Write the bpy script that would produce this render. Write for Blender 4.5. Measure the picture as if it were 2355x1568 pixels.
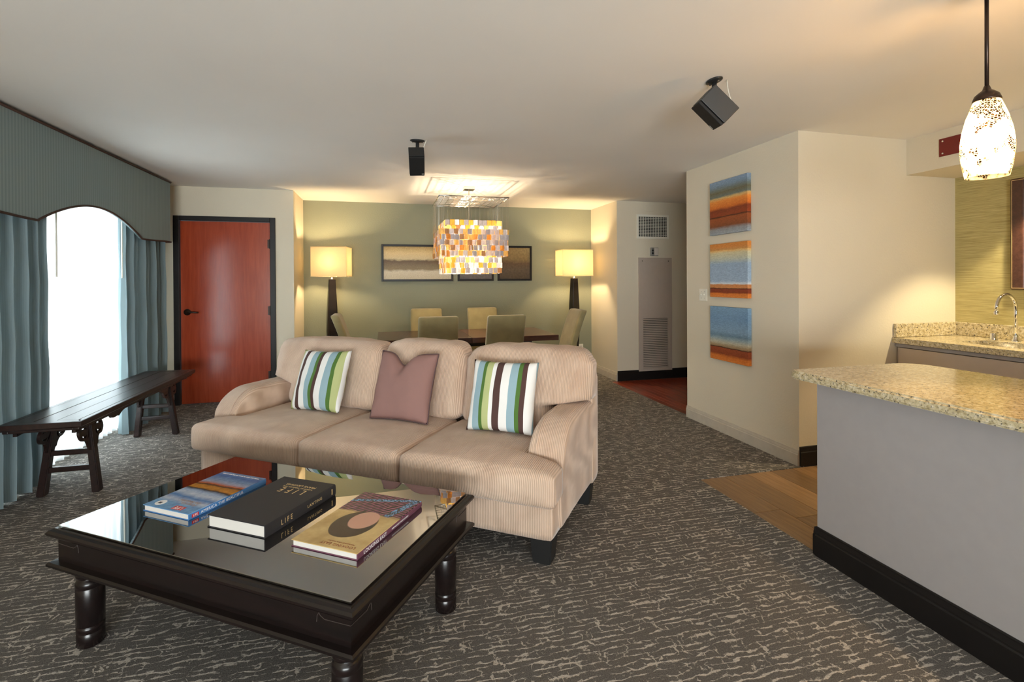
import bpy, bmesh, math, random
from mathutils import Vector, Matrix, noise
random.seed(7)
PI = math.pi
for o in list(bpy.data.objects):
    bpy.data.objects.remove(o)
scene = bpy.context.scene
COL = scene.collection

# ------------------------------------------------------------------ camera
CAM_F, CAM_YAW, CAM_PITCH, CAM_ROLL, CAM_CY, CAM_H = 1127.59, 0.2531, 0.0045, -0.0057, 652.44, 1.350
fw = Vector((math.sin(CAM_YAW)*math.cos(CAM_PITCH), math.cos(CAM_YAW)*math.cos(CAM_PITCH), -math.sin(CAM_PITCH)))
r0 = Vector((math.cos(CAM_YAW), -math.sin(CAM_YAW), 0)); u0 = r0.cross(fw)
RIGHT = r0*math.cos(CAM_ROLL) + u0*math.sin(CAM_ROLL)
UP = u0*math.cos(CAM_ROLL) - r0*math.sin(CAM_ROLL)
cd = bpy.data.cameras.new('camera'); cam = bpy.data.objects.new('camera', cd); COL.objects.link(cam)
cd.sensor_width = 36.0; cd.sensor_fit = 'HORIZONTAL'; cd.lens = CAM_F/2355*36
cd.shift_y = -(784-CAM_CY)/2355; cd.clip_start = 0.05
M = Matrix((RIGHT, UP, -fw)).transposed().to_4x4(); M.translation = (0, 0, CAM_H)
cam.matrix_world = M
scene.camera = cam

# ------------------------------------------------------------------ world, light, exposure
scene.view_settings.view_transform = 'Standard'
scene.view_settings.look = 'None'
scene.view_settings.gamma = 1.0
scene.view_settings.use_curve_mapping = False
scene.view_settings.exposure = 0.22
w = bpy.data.worlds.new('world'); scene.world = w; w.use_nodes = True
w.node_tree.nodes['Background'].inputs[0].default_value = (0.80, 0.90, 1.0, 1)
w.node_tree.nodes['Background'].inputs[1].default_value = 1.0

def area(name, loc, target, sx, sy, power, color):
    l = bpy.data.lights.new(name, 'AREA'); l.shape = 'RECTANGLE'; l.size = sx; l.size_y = sy
    l.energy = power; l.color = color
    o = bpy.data.objects.new(name, l); COL.objects.link(o); o.location = loc
    o.rotation_euler = (Vector(target)-Vector(loc)).to_track_quat('-Z', 'Y').to_euler()
    return o
# daylight outside the curtained window; unseen rear area light added as fill
area('daylight_side_window', (-3.15, 4.5, 0.95), (-1.4, 4.5, 1.75), 2.6, 2.3, 330, (0.90, 0.96, 1.0))
area('rear_fill_light', (-1.0, -3.9, 0.55), (-0.55, -2.0, 1.60), 3.6, 2.0, 720, (0.97, 0.98, 1.0))

def lamp(name, loc, power, color, radius=0.04):
    l = bpy.data.lights.new(name, 'POINT'); l.energy = power; l.color = color; l.shadow_soft_size = radius
    o = bpy.data.objects.new(name, l); COL.objects.link(o); o.location = loc
    return o
WARM = (1.0, 0.73, 0.40)

# ------------------------------------------------------------------ helpers: materials
def lin(c):
    c = c/255.0
    return c/12.92 if c <= 0.04045 else ((c+0.055)/1.055)**2.4
def rgb(r, g, b): return (lin(r), lin(g), lin(b), 1)

class NT:
    def __init__(self, name):
        self.m = bpy.data.materials.new(name); self.m.use_nodes = True
        self.t = self.m.node_tree; self.t.nodes.clear()
        self.out = self.n('ShaderNodeOutputMaterial')
    def n(self, kind, **kw):
        x = self.t.nodes.new(kind)
        for k, v in kw.items():
            if hasattr(x, k) and k not in x.inputs: setattr(x, k, v)
            else: self.set(x, k, v)
        return x
    def set(self, x, k, v):
        s = x.inputs[k]
        if isinstance(v, bpy.types.NodeSocket): self.t.links.new(v, s)
        else: s.default_value = v
    def coord(self, which='Object', scale=(1, 1, 1), rot=(0, 0, 0), loc=(0, 0, 0)):
        c = self.n('ShaderNodeTexCoord'); mp = self.n('ShaderNodeMapping')
        self.t.links.new(c.outputs[which], mp.inputs['Vector'])
        mp.inputs['Scale'].default_value = scale; mp.inputs['Rotation'].default_value = rot; mp.inputs['Location'].default_value = loc
        return mp.outputs[0]
    def noise(self, vec, scale=5, detail=3, rough=0.5, dist=0.0):
        x = self.n('ShaderNodeTexNoise'); self.t.links.new(vec, x.inputs['Vector'])
        x.inputs['Scale'].default_value = scale; x.inputs['Detail'].default_value = detail
        x.inputs['Roughness'].default_value = rough; x.inputs['Distortion'].default_value = dist
        return x.outputs['Fac']
    def ramp(self, fac, stops, interp='LINEAR'):
        x = self.n('ShaderNodeValToRGB'); self.t.links.new(fac, x.inputs['Fac'])
        cr = x.color_ramp; cr.interpolation = interp
        while len(cr.elements) < len(stops): cr.elements.new(0.5)
        for e, (p, c) in zip(cr.elements, stops):
            e.position = p; e.color = c if len(c) == 4 else (*c, 1)
        return x.outputs['Color']
    def math(self, op, a, b=0.0, clamp=False):
        x = self.n('ShaderNodeMath', operation=op); x.use_clamp = clamp
        for i, v in enumerate((a, b)):
            if isinstance(v, bpy.types.NodeSocket): self.t.links.new(v, x.inputs[i])
            else: x.inputs[i].default_value = v
        return x.outputs[0]
    def mix(self, fac, a, b, blend='MIX'):
        x = self.n('ShaderNodeMix', data_type='RGBA', blend_type=blend)
        for s, v in ((x.inputs[0], fac), (x.inputs[6], a), (x.inputs[7], b)):
            if isinstance(v, bpy.types.NodeSocket): self.t.links.new(v, s)
            else: s.default_value = v
        return x.outputs[2]
    def bump(self, height, strength=0.3, dist=0.01, normal=None):
        x = self.n('ShaderNodeBump'); self.t.links.new(height, x.inputs['Height'])
        x.inputs['Strength'].default_value = strength; x.inputs['Distance'].default_value = dist
        if normal: self.t.links.new(normal, x.inputs['Normal'])
        return x.outputs[0]
    def bsdf(self, color, rough=0.6, normal=None, metal=0.0, spec=0.5, **kw):
        b = self.n('ShaderNodeBsdfPrincipled')
        for k, v in (('Base Color', color), ('Roughness', rough), ('Metallic', metal), ('Specular IOR Level', spec)):
            self.set(b, k, v)
        if normal: self.t.links.new(normal, b.inputs['Normal'])
        for k, v in kw.items(): self.set(b, k.replace('_', ' '), v)
        return b.outputs[0]
    def done(self, sh):
        self.t.links.new(sh, self.out.inputs['Surface']); return self.m
    def mixsh(self, fac, a, b):
        x = self.n('ShaderNodeMixShader')
        if isinstance(fac, bpy.types.NodeSocket): self.t.links.new(fac, x.inputs[0])
        else: x.inputs[0].default_value = fac
        self.t.links.new(a, x.inputs[1]); self.t.links.new(b, x.inputs[2])
        return x.outputs[0]

def plain(name, c, rough=0.5, metal=0.0, spec=0.5, var=0.06, scale=20, bump=0.0, **kw):
    t = NT(name); v = t.coord()
    f = t.noise(v, scale, 4)
    lo = tuple(x*(1-var) for x in c[:3]); hi = tuple(min(1, x*(1+var)) for x in c[:3])
    col = t.ramp(f, [(0.3, lo), (0.7, hi)])
    nrm = t.bump(f, bump, 0.002) if bump else None
    return t.done(t.bsdf(col, rough, nrm, metal, spec, **kw))

def m_wall(name, c, bumpd=0.25):
    t = NT(name); v = t.coord()
    f = t.noise(v, 75, 3, 0.6); g = t.noise(v, 1.3, 2)
    col = t.ramp(g, [(0.2, tuple(x*0.97 for x in c[:3])), (0.8, tuple(min(1, x*1.03) for x in c[:3]))])
    return t.done(t.bsdf(col, 0.75, t.bump(f, bumpd, 0.004), spec=0.25))

def m_wood(name, c1, c2, rough=0.3, axis=(1, 12, 12), scale=3.0, spec=0.5, bump=0.05):
    t = NT(name); v = t.coord(scale=axis)
    f = t.noise(v, scale, 6, 0.6, 0.6)
    oi = t.n('ShaderNodeObjectInfo')
    col = t.ramp(f, [(0.25, c1), (0.75, c2)])
    vv = t.math('ADD', t.math('MULTIPLY', oi.outputs['Random'], 0.5), 0.75)
    hsv = t.n('ShaderNodeHueSaturation'); t.t.links.new(col, hsv.inputs['Color']); t.t.links.new(vv, hsv.inputs['Value'])
    return t.done(t.bsdf(hsv.outputs[0], rough, t.bump(f, bump, 0.002), spec=spec))

def m_cord(name='corduroy'):
    t = NT(name); v = t.coord()
    wv = t.n('ShaderNodeTexWave', wave_type='BANDS', bands_direction='X', wave_profile='SIN')
    t.t.links.new(v, wv.inputs['Vector']); wv.inputs['Scale'].default_value = 36.0
    wv.inputs['Distortion'].default_value = 0.6; wv.inputs['Detail'].default_value = 1.0; wv.inputs['Detail Scale'].default_value = 0.6
    g = t.noise(v, 4.5, 3, 0.55, 0.4); g2 = t.noise(t.coord(scale=(9, 1.5, 1.5)), 3, 3)
    base = t.ramp(g, [(0.3, rgb(198, 167, 146)[:3]), (0.72, rgb(230, 203, 182)[:3])])
    base = t.mix(t.math('MULTIPLY', g2, 0.35), base, rgb(238, 218, 194))
    col = t.mix(t.math('MULTIPLY', t.math('SUBTRACT', 1.0, wv.outputs['Fac']), 0.42), base, rgb(150, 118, 92))
    nrm = t.bump(wv.outputs['Fac'], 0.55, 0.004)
    return t.done(t.bsdf(col, 0.9, nrm, spec=0.15, Sheen_Weight=0.35, Sheen_Roughness=0.4))

def m_carpet():
    t = NT('patterned_carpet'); v = t.coord()
    sx = t.n('ShaderNodeSeparateXYZ'); t.t.links.new(v, sx.inputs[0])
    fine = t.noise(v, 260, 2, 0.7); fib = t.noise(v, 90, 3, 0.7)
    n1 = t.noise(t.coord(scale=(0.8, 1.6, 1)), 12.0, 4, 0.65); n2 = t.noise(t.coord(scale=(1, 1, 1), loc=(7, 3, 0)), 16.0, 3, 0.6)
    brk = t.noise(t.coord(scale=(1, 1.6, 1), loc=(3, 9, 0)), 14, 2, 0.5); lnk = t.noise(t.coord(loc=(1, 5, 0)), 17, 2, 0.5)
    def ridge(u):
        return t.math('SUBTRACT', 1.0, t.math('MULTIPLY', t.math('ABSOLUTE', t.math('SUBTRACT', t.math('FRACT', u), 0.5)), 2.0))
    rows = ridge(t.math('ADD', t.math('MULTIPLY', sx.outputs['Y'], 36.0), t.math('MULTIPLY', n1, 2.1)))
    cols = ridge(t.math('ADD', t.math('MULTIPLY', sx.outputs['X'], 28.0), t.math('MULTIPLY', n2, 4.0)))
    fz = t.math('MULTIPLY', t.math('SUBTRACT', fib, 0.5), 0.75)
    a = t.math('ADD', t.math('ADD', rows, fz), t.math('MULTIPLY', t.math('SUBTRACT', brk, 0.5), 1.35))
    b = t.math('ADD', t.math('ADD', cols, fz), t.math('MULTIPLY', t.math('SUBTRACT', lnk, 0.58), 2.0))
    a = t.math('MULTIPLY', t.math('SUBTRACT', a, 0.77), 5.0, True); b = t.math('MULTIPLY', t.math('SUBTRACT', b, 0.78), 5.0, True)
    mask = t.math('MAXIMUM', a, b)
    dark = t.ramp(fine, [(0.3, rgb(76, 73, 70)[:3]), (0.7, rgb(118, 114, 110)[:3])])
    light = t.ramp(fine, [(0.3, rgb(150, 143, 134)[:3]), (0.7, rgb(208, 200, 190)[:3])])
    col = t.mix(mask, dark, light)
    h = t.math('ADD', t.math('MULTIPLY', fine, 0.6), t.math('MULTIPLY', mask, -0.5))
    return t.done(t.bsdf(col, 0.95, t.bump(h, 0.6, 0.006), spec=0.1))

def m_granite(name):
    t = NT(name); v = t.coord()
    vo = t.n('ShaderNodeTexVoronoi', feature='F1'); t.t.links.new(v, vo.inputs['Vector']); vo.inputs['Scale'].default_value = 95
    a = t.noise(v, 60, 4, 0.6); b = t.noise(v, 95, 4, 0.65); c = t.noise(v, 30, 3, 0.6)
    base = t.ramp(a, [(0.3, rgb(156, 138, 100)[:3]), (0.5, rgb(198, 184, 148)[:3]), (0.7, rgb(222, 213, 190)[:3])])
    col = t.mix(t.math('MULTIPLY', t.math('SUBTRACT', b, 0.545), 9.0, True), base, rgb(58, 54, 56))
    col = t.mix(t.math('MULTIPLY', t.math('SUBTRACT', c, 0.6), 6.0, True), col, rgb(128, 108, 78))
    return t.done(t.bsdf(col, 0.14, spec=0.55))

def m_fabric(name, c, stripe=0.0, sscale=90, transl=0.0, rough=0.85, axis='Y', c2=None):
    t = NT(name); v = t.coord()
    wv = t.n('ShaderNodeTexWave', wave_type='BANDS', bands_direction=axis, wave_profile='SIN'); t.t.links.new(v, wv.inputs['Vector'])
    wv.inputs['Scale'].default_value = sscale
    f = t.noise(v, 300, 2)
    c2 = c2 or tuple(x*0.7 for x in c[:3])+(1,)
    col = t.mix(t.math('MULTIPLY', wv.outputs['Fac'], stripe), c, c2)
    b = t.bsdf(col, rough, t.bump(f, 0.2, 0.001), spec=0.2)
    if transl:
        tr = t.n('ShaderNodeBsdfTranslucent'); t.set(tr, 'Color', col)
        b = t.mixsh(transl, b, tr.outputs[0])
    return t.done(b)

def m_bands(name, stops, axis='Z', lo=0.0, hi=1.0, rough=0.5, wob=0.03, nscale=6.0, grain=0.12, stretch=(1, 1, 1)):
    """Painted bands along one local axis between lo and hi (print or paint on a flat thing)."""
    t = NT(name); v = t.coord(); s = t.n('ShaderNodeSeparateXYZ'); t.t.links.new(v, s.inputs[0])
    x = s.outputs[axis]
    n = t.noise(t.coord(scale=stretch), nscale, 4, 0.6)
    x = t.math('DIVIDE', t.math('SUBTRACT', x, lo), hi-lo)
    x = t.math('ADD', x, t.math('MULTIPLY', t.math('SUBTRACT', n, 0.5), wob*2))
    col = t.ramp(x, stops)
    g = t.noise(t.coord(scale=stretch), nscale*6, 4, 0.7)
    col = t.mix(grain, col, t.ramp(g, [(0.3, (0.02, 0.02, 0.02)), (0.7, (0.9, 0.9, 0.88))]), 'OVERLAY')
    return t.done(t.bsdf(col, rough, spec=0.3))

def m_glasspane(name, tint=(1, 1, 1, 1), ior=1.5, rough=0.0, coat=0.0):
    t = NT(name)
    fr = t.n('ShaderNodeFresnel'); fr.inputs['IOR'].default_value = ior
    a = t.n('ShaderNodeBsdfTransparent'); a.inputs[0].default_value = tint
    g = t.n('ShaderNodeBsdfGlossy'); g.inputs['Roughness'].default_value = rough
    fac = t.math('ADD', fr.outputs[0], coat, True) if coat else fr.outputs[0]
    return t.done(t.mixsh(fac, a.outputs[0], g.outputs[0]))

MT = {}
MT['cream'] = m_wall('cream_wallpaper', rgb(212, 203, 183))
MT['green'] = m_wall('green_wallpaper', rgb(142, 144, 124), 0.6)
MT['ceil'] = m_wall('ceiling_paint', rgb(236, 232, 226), 0.06)
MT['carpet'] = m_carpet()
MT['cord'] = m_cord()
MT['granite'] = m_granite('speckled_granite')
MT['black_trim'] = plain('black_painted_trim', rgb(25, 22, 21), 0.4, spec=0.3)
MT['beige_trim'] = plain('beige_painted_trim', rgb(186, 178, 164), 0.5)
MT['grey_paint'] = plain('grey_laminate', rgb(160, 155, 154), 0.5, var=0.02)
MT['cabinet'] = plain('taupe_laminate', rgb(186, 172, 158), 0.45, var=0.02)
MT['door'] = m_wood('cherry_door', rgb(142, 52, 26)[:3], rgb(172, 72, 40)[:3], 0.20, (14, 14, 1), 2.5, 0.7, 0.03)
MT['darkwood'] = m_wood('espresso_wood', rgb(13, 10, 10)[:3], rgb(28, 17, 16)[:3], 0.26, (1.5, 14, 14), 3, 0.5)
MT['benchwood'] = m_wood('old_dark_wood', rgb(19, 12, 11)[:3], rgb(46, 26, 21)[:3], 0.33, (14, 1.5, 14), 3, 0.5, 0.25)
MT['dining'] = m_wood('brown_dining_wood', rgb(58, 36, 30)[:3], rgb(84, 54, 44)[:3], 0.25, (1.5, 12, 12), 3, 0.5)
MT['redfloor'] = m_wood('red_hardwood', rgb(104, 40, 24)[:3], rgb(150, 66, 40)[:3], 0.3, (10, 1, 4), 4, 0.5)
MT['oak'] = m_wood('brown_oak_plank', rgb(116, 86, 54)[:3], rgb(154, 120, 82)[:3], 0.35, (12, 1, 4), 4, 0.5)
MT['black'] = plain('black_plastic', rgb(30, 30, 30), 0.45)
MT['grille'] = plain('black_grille_cloth', rgb(14, 14, 15), 0.8, bump=0.3, scale=500)
MT['bronze'] = plain('dark_bronze', rgb(52, 40, 34), 0.35, 0.6)
MT['chrome'] = plain('chrome', rgb(215, 215, 215), 0.08, 1.0, var=0.01)
MT['steel'] = plain('brushed_steel', rgb(170, 166, 160), 0.28, 1.0)
MT['nickel'] = plain('satin_nickel', rgb(200, 195, 185), 0.25, 1.0)
MT['white'] = plain('white_plastic', rgb(226, 222, 208), 0.4, var=0.02)
MT['offwhite'] = plain('almond_metal', rgb(206, 196, 184), 0.45, var=0.02)
MT['panel'] = plain('taupe_metal_panel', rgb(176, 162, 150), 0.45, var=0.02)
MT['dark'] = plain('dark_void', rgb(12, 12, 12), 0.9)
MT['silver'] = plain('silver_box', rgb(150, 150, 146), 0.4, 0.5)
MT['red_plate'] = plain('dark_red_plate', rgb(108, 22, 20), 0.4)
MT['olive'] = plain('olive_suede', rgb(150, 138, 100), 0.9, spec=0.15, var=0.12, scale=9, Sheen_Weight=0.4)
MT['curtain'] = m_fabric('blue_drape', rgb(134, 150, 154), 0.25, 130, 0.08, c2=rgb(108, 126, 132))
MT['valance'] = m_fabric('blue_grey_valance', rgb(138, 155, 158), 0.55, 11.5, 0.0, c2=rgb(110, 128, 134))
MT['cording'] = plain('brown_cord', rgb(62, 40, 30), 0.7)
MT['page'] = m_fabric('book_pages', rgb(214, 210, 204), 0.35, 700, 0.0, axis='Z', c2=rgb(160, 156, 152))
MT['bookblack'] = plain('black_book_cloth', rgb(37, 36, 40), 0.55, bump=0.2, scale=600)
MT['gold'] = plain('gold_foil', rgb(226, 196, 140), 0.35, 0.3)
MT['ink_white'] = plain('white_print', rgb(235, 235, 235), 0.5, var=0.01)
MT['ink_red'] = plain('red_print', rgb(196, 34, 34), 0.4, var=0.02)
MT['ink_brown'] = plain('brown_print', rgb(140, 66, 36), 0.5, var=0.02)
MT['ink_tan'] = plain('tan_print', rgb(150, 130, 120), 0.5, var=0.02)
MT['ink_black'] = plain('black_print', rgb(30, 30, 40), 0.5, var=0.02)
MT['glass'] = m_glasspane('clear_table_glass', (0.86, 0.90, 0.88, 1), 1.75, 0.0, 0.36)
MT['pane'] = m_glasspane('window_glass', (0.97, 0.99, 0.98, 1), 1.45)
MT['mauve'] = m_fabric('mauve_linen', rgb(150, 116, 110), 0.25, 260, 0.0, axis='Z', c2=rgb(128, 94, 90))
MT['mauve_pipe'] = plain('mauve_piping', rgb(92, 70, 70), 0.8)

def m_sheer():
    t = NT('white_sheer'); v = t.coord()
    tr = t.n('ShaderNodeBsdfTranslucent'); tr.inputs[0].default_value = (0.72, 0.75, 0.77, 1)
    df = t.n('ShaderNodeBsdfDiffuse'); df.inputs[0].default_value = (0.9, 0.92, 0.93, 1)
    tp = t.n('ShaderNodeBsdfTransparent')
    a = t.mixsh(0.35, tr.outputs[0], df.outputs[0])
    return t.done(t.mixsh(0.07, a, tp.outputs[0]))
MT['sheer'] = m_sheer()

def m_shade(name, c, tp=0.0):
    t = NT(name); v = t.coord(); f = t.noise(v, 250, 2)
    col = t.ramp(f, [(0.3, tuple(x*0.95 for x in c[:3])), (0.7, c[:3])])
    tr = t.n('ShaderNodeBsdfTranslucent'); t.set(tr, 'Color', col)
    df = t.n('ShaderNodeBsdfDiffuse'); t.set(df, 'Color', col)
    return t.done(t.mixsh(0.25, tr.outputs[0], df.outputs[0]))
MT['shade'] = m_shade('cream_linen_shade', rgb(248, 238, 214))

def m_capiz(name, c, clear):
    t = NT(name); v = t.coord('Object'); f = t.noise(v, 60, 4, 0.7)
    col = t.ramp(f, [(0.25, tuple(x*0.72 for x in c[:3])), (0.7, c[:3])])
    tr = t.n('ShaderNodeBsdfTranslucent'); t.set(tr, 'Color', col)
    b = t.bsdf(col, 0.12, spec=0.8)
    return t.done(t.mixsh(clear, b, tr.outputs[0]))
CAPIZ = [m_capiz('capiz_pearl', rgb(238, 236, 242), 0.55), m_capiz('capiz_amber', rgb(236, 192, 116), 0.7),
         m_capiz('capiz_honey', rgb(248, 228, 170), 0.75), m_capiz('capiz_grey', rgb(206, 202, 208), 0.4), m_capiz('capiz_brown', rgb(206, 170, 128), 0.5)]

def m_crackle():
    t = NT('crackle_glass'); v = t.coord()
    vo = t.n('ShaderNodeTexVoronoi', feature='DISTANCE_TO_EDGE'); t.t.links.new(v, vo.inputs['Vector']); vo.inputs['Scale'].default_value = 130
    patch = t.noise(v, 17, 3, 0.6)
    spots = t.math('MULTIPLY', t.math('SUBTRACT', patch, 0.475), 12.0, True)
    cell = t.math('MULTIPLY', t.math('SUBTRACT', vo.outputs['Distance'], 0.035), 14.0, True)
    k = t.math('MULTIPLY', spots, cell)
    col = t.mix(k, (0.98, 0.94, 0.82, 1), (0.014, 0.0065, 0.0007, 1))
    tr = t.n('ShaderNodeBsdfTranslucent'); t.set(tr, 'Color', col)
    b = t.bsdf(col, 0.1, spec=0.5)
    tp = t.n('ShaderNodeBsdfTransparent'); tp.inputs[0].default_value = (1, .90, .72, 1)
    return t.done(t.mixsh(t.math('MULTIPLY', t.math('SUBTRACT', 1.0, k), 0.55), t.mixsh(0.7, b, tr.outputs[0]), tp.outputs[0]))
MT['crackle'] = m_crackle()

def m_stripes(name, seq):
    """seq: list of (width, rgb) across local x from -0.22 to 0.22."""
    t = NT(name); v = t.coord(); s = t.n('ShaderNodeSeparateXYZ'); t.t.links.new(v, s.inputs[0])
    x = t.math('ADD', t.math('DIVIDE', s.outputs['X'], 0.405), 0.5)
    tot = sum(w for w, c in seq); p = 0; stops = []
    for wd, c in seq:
        stops.append((p/tot, c[:3])); p += wd
    col = t.ramp(x, stops, 'CONSTANT')
    f = t.noise(v, 400, 2)
    return t.done(t.bsdf(col, 0.85, t.bump(f, 0.15, 0.001), spec=0.2))
_wh, _bl, _dg, _lg, _br = rgb(236, 236, 234), rgb(150, 178, 190), rgb(84, 118, 58), rgb(184, 192, 136), rgb(84, 62, 58)
MT['stripe_a'] = m_stripes('green_edge_stripes', [(6, _lg), (5, _wh), (6, _br), (9, _wh), (9, _bl), (4.5, _dg), (5, _br), (9, _wh), (9.5, _bl), (5, _dg), (8, _lg), (4, _wh)])
MT['stripe_b'] = m_stripes('blue_edge_stripes', [(3, _br), (7, _wh), (8.5, _bl), (4.5, _dg), (8, _lg), (4.5, _wh), (8.5, _br), (9.5, _wh), (9.5, _bl), (5, _dg), (5.5, _br), (9, _wh), (3, _bl)])

def m_bulb(name, col, strength):
    t = NT(name)                            # clear envelope with a glowing filament look
    em = t.n('ShaderNodeEmission'); em.inputs[0].default_value = col; em.inputs[1].default_value = strength
    tp = t.n('ShaderNodeBsdfTransparent'); ad = t.n('ShaderNodeAddShader')
    t.t.links.new(em.outputs[0], ad.inputs[0]); t.t.links.new(tp.outputs[0], ad.inputs[1])
    return t.done(ad.outputs[0])
MT['bulb'] = m_bulb('warm_bulb', (1, .78, .46, 1), 3.0)

# ------------------------------------------------------------------ helpers: geometry
def link(o, parent=None):
    COL.objects.link(o)
    if parent is not None: o.parent = parent
    return o
def tag(o, label=None, cat=None, group=None, kind=None):
    if label: o['label'] = label
    if cat: o['category'] = cat
    if group: o['group'] = group
    if kind: o['kind'] = kind
    return o
def empty(name, loc=(0, 0, 0), rz=0.0):
    o = bpy.data.objects.new(name, None); o.location = loc; o.rotation_euler = (0, 0, rz); o.empty_display_size = 0.1
    return link(o)
def obj(name, bm, mat, parent=None, smooth=False, loc=None, rot=None):
    me = bpy.data.meshes.new(name)
    bmesh.ops.recalc_face_normals(bm, faces=bm.faces)
    bm.to_mesh(me); bm.free()
    if smooth:
        for f in me.polygons: f.use_smooth = True
    mats = mat if isinstance(mat, (list, tuple)) else [mat]
    for m in mats: me.materials.append(m)
    o = bpy.data.objects.new(name, me)
    if loc is not None: o.location = loc
    if rot is not None: o.rotation_euler = rot
    return link(o, parent)
def bbox(bm, x0, x1, y0, y1, z0, z1, bev=0.0, seg=2, mi=0):
    vs = [bm.verts.new((x, y, z)) for x in (x0, x1) for y in (y0, y1) for z in (z0, z1)]
    fs = []
    for q in ((0, 1, 3, 2), (4, 6, 7, 5), (0, 4, 5, 1), (2, 3, 7, 6), (0, 2, 6, 4), (1, 5, 7, 3)):
        f = bm.faces.new([vs[i] for i in q]); f.material_index = mi; fs.append(f)
    if bev:
        es = list({e for f in fs for e in f.edges})
        bmesh.ops.bevel(bm, geom=es, offset=bev, segments=seg, profile=0.5, affect='EDGES')
    return vs
def boxm(name, d, mat, parent=None, bev=0.0, seg=2):
    bm = bmesh.new(); bbox(bm, *d, bev=bev, seg=seg)
    return obj(name, bm, mat, parent)
def boxes(name, ds, mat, parent=None, bev=0.0):
    bm = bmesh.new()
    for d in ds: bbox(bm, *d, bev=bev)
    return obj(name, bm, mat, parent)
def lathe(bm, prof, seg=24, c=(0, 0, 0), cap=True, sx=1, sy=1, phase=0.0):
    rings = []
    for r, z in prof:
        rings.append([bm.verts.new((c[0]+sx*r*math.cos(phase+2*PI*i/seg), c[1]+sy*r*math.sin(phase+2*PI*i/seg), c[2]+z)) for i in range(seg)])
    for a, b in zip(rings, rings[1:]):
        for i in range(seg):
            bm.faces.new((a[i], a[(i+1) % seg], b[(i+1) % seg], b[i]))
    if cap:
        bm.faces.new(rings[0][::-1]); bm.faces.new(rings[-1])
def tube(bm, pts, r, seg=8, cap=True, closed=False):
    pts = [Vector(p) for p in pts]; n = len(pts); rings = []; up = Vector((0, 0, 1)); prev = None
    for i, p in enumerate(pts):
        if closed: d = pts[(i+1) % n]-pts[i-1]
        else: d = (pts[min(i+1, n-1)]-pts[max(i-1, 0)])
        d.normalize()
        if prev is None:
            a = d.cross(up)
            if a.length < 1e-3: a = d.cross(Vector((1, 0, 0)))
        else:
            a = prev - d*prev.dot(d)
        a.normalize(); prev = a; b = d.cross(a)
        rr = r[i] if isinstance(r, (list, tuple)) else r
        rings.append([bm.verts.new(p+a*rr*math.cos(2*PI*k/seg)+b*rr*math.sin(2*PI*k/seg)) for k in range(seg)])
    m = n if closed else n-1
    for i in range(m):
        A, B = rings[i], rings[(i+1) % n]
        for k in range(seg): bm.faces.new((A[k], A[(k+1) % seg], B[(k+1) % seg], B[k]))
    if cap and not closed:
        bm.faces.new(rings[0][::-1]); bm.faces.new(rings[-1])
def plate(bm, outline, th, fn, holes=()):
    """Extrude a 2-D outline with holes: fn(u, v, w) maps to 3-D, w runs 0..th."""
    edges = []
    for loop in [outline, *holes]:
        vs = [bm.verts.new((u, v, 0)) for u, v in loop]
        edges += [bm.edges.new((vs[i], vs[(i+1) % len(vs)])) for i in range(len(vs))]
    res = bmesh.ops.triangle_fill(bm, use_beauty=True, use_dissolve=False, edges=edges)
    fs = [g for g in res['geom'] if isinstance(g, bmesh.types.BMFace)]
    ex = bmesh.ops.extrude_face_region(bm, geom=fs)
    nv = {g for g in ex['geom'] if isinstance(g, bmesh.types.BMVert)}
    seen = set()
    for f in fs:
        for v in f.verts: seen.add(v)
    for v in nv: seen.discard(v)
    for v in nv: v.co = Vector(fn(v.co.x, v.co.y, th))
    for v in seen: v.co = Vector(fn(v.co.x, v.co.y, 0))
def soft(x0, x1, y0, y1, z0, z1, r, n=(14, 10, 6), fn=None, nz=0.0, nscale=4.0, seed=0.0):
    """Rounded, cushion-like box; fn(p, (u,v,w)) bends it afterwards, nz adds soft wrinkles."""
    bm = bmesh.new()
    nx, ny, nzz = n; c = Vector(((x0+x1)/2, (y0+y1)/2, (z0+z1)/2)); h = Vector(((x1-x0)/2, (y1-y0)/2, (z1-z0)/2))
    idx = {}
    def warp(i, k):                       # finer samples towards the rims
        t = -1+2*i/k
        return math.sin(t*PI/2)*0.45+t*0.55
    def vert(i, j, k):
        if (i, j, k) in idx: return idx[(i, j, k)]
        u, v, w = warp(i, nx), warp(j, ny), warp(k, nzz)
        p = Vector((u*h.x, v*h.y, w*h.z))
        q = Vector([max(-(h[a]-r), min(h[a]-r, p[a])) for a in range(3)])
        d = p-q
        if d.length > 1e-9: d = d.normalized()*min(r, max(abs(d.x), abs(d.y), abs(d.z)))
        P = c+q+d
        if fn: P = fn(P, (u, v, w))
        if nz:
            nn = noise.noise_vector(P*nscale+Vector((seed, seed*2.1, 0)))
            P = P+nn*nz+noise.noise_vector(P*nscale*2.7+Vector((0, seed, 1)))*nz*0.4
        idx[(i, j, k)] = bm.verts.new(P); return idx[(i, j, k)]
    for i in range(nx):
        for j in range(ny):
            for k in (0, nzz): bm.faces.new((vert(i, j, k), vert(i+1, j, k), vert(i+1, j+1, k), vert(i, j+1, k)))
    for i in range(nx):
        for k in range(nzz):
            for j in (0, ny): bm.faces.new((vert(i, j, k), vert(i+1, j, k), vert(i+1, j, k+1), vert(i, j, k+1)))
    for j in range(ny):
        for k in range(nzz):
            for i in (0, nx): bm.faces.new((vert(i, j, k), vert(i, j+1, k), vert(i, j+1, k+1), vert(i, j, k+1)))
    return bm
def sstep(a, b, x):
    t = max(0.0, min(1.0, (x-a)/(b-a))); return t*t*(3-2*t)
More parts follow.
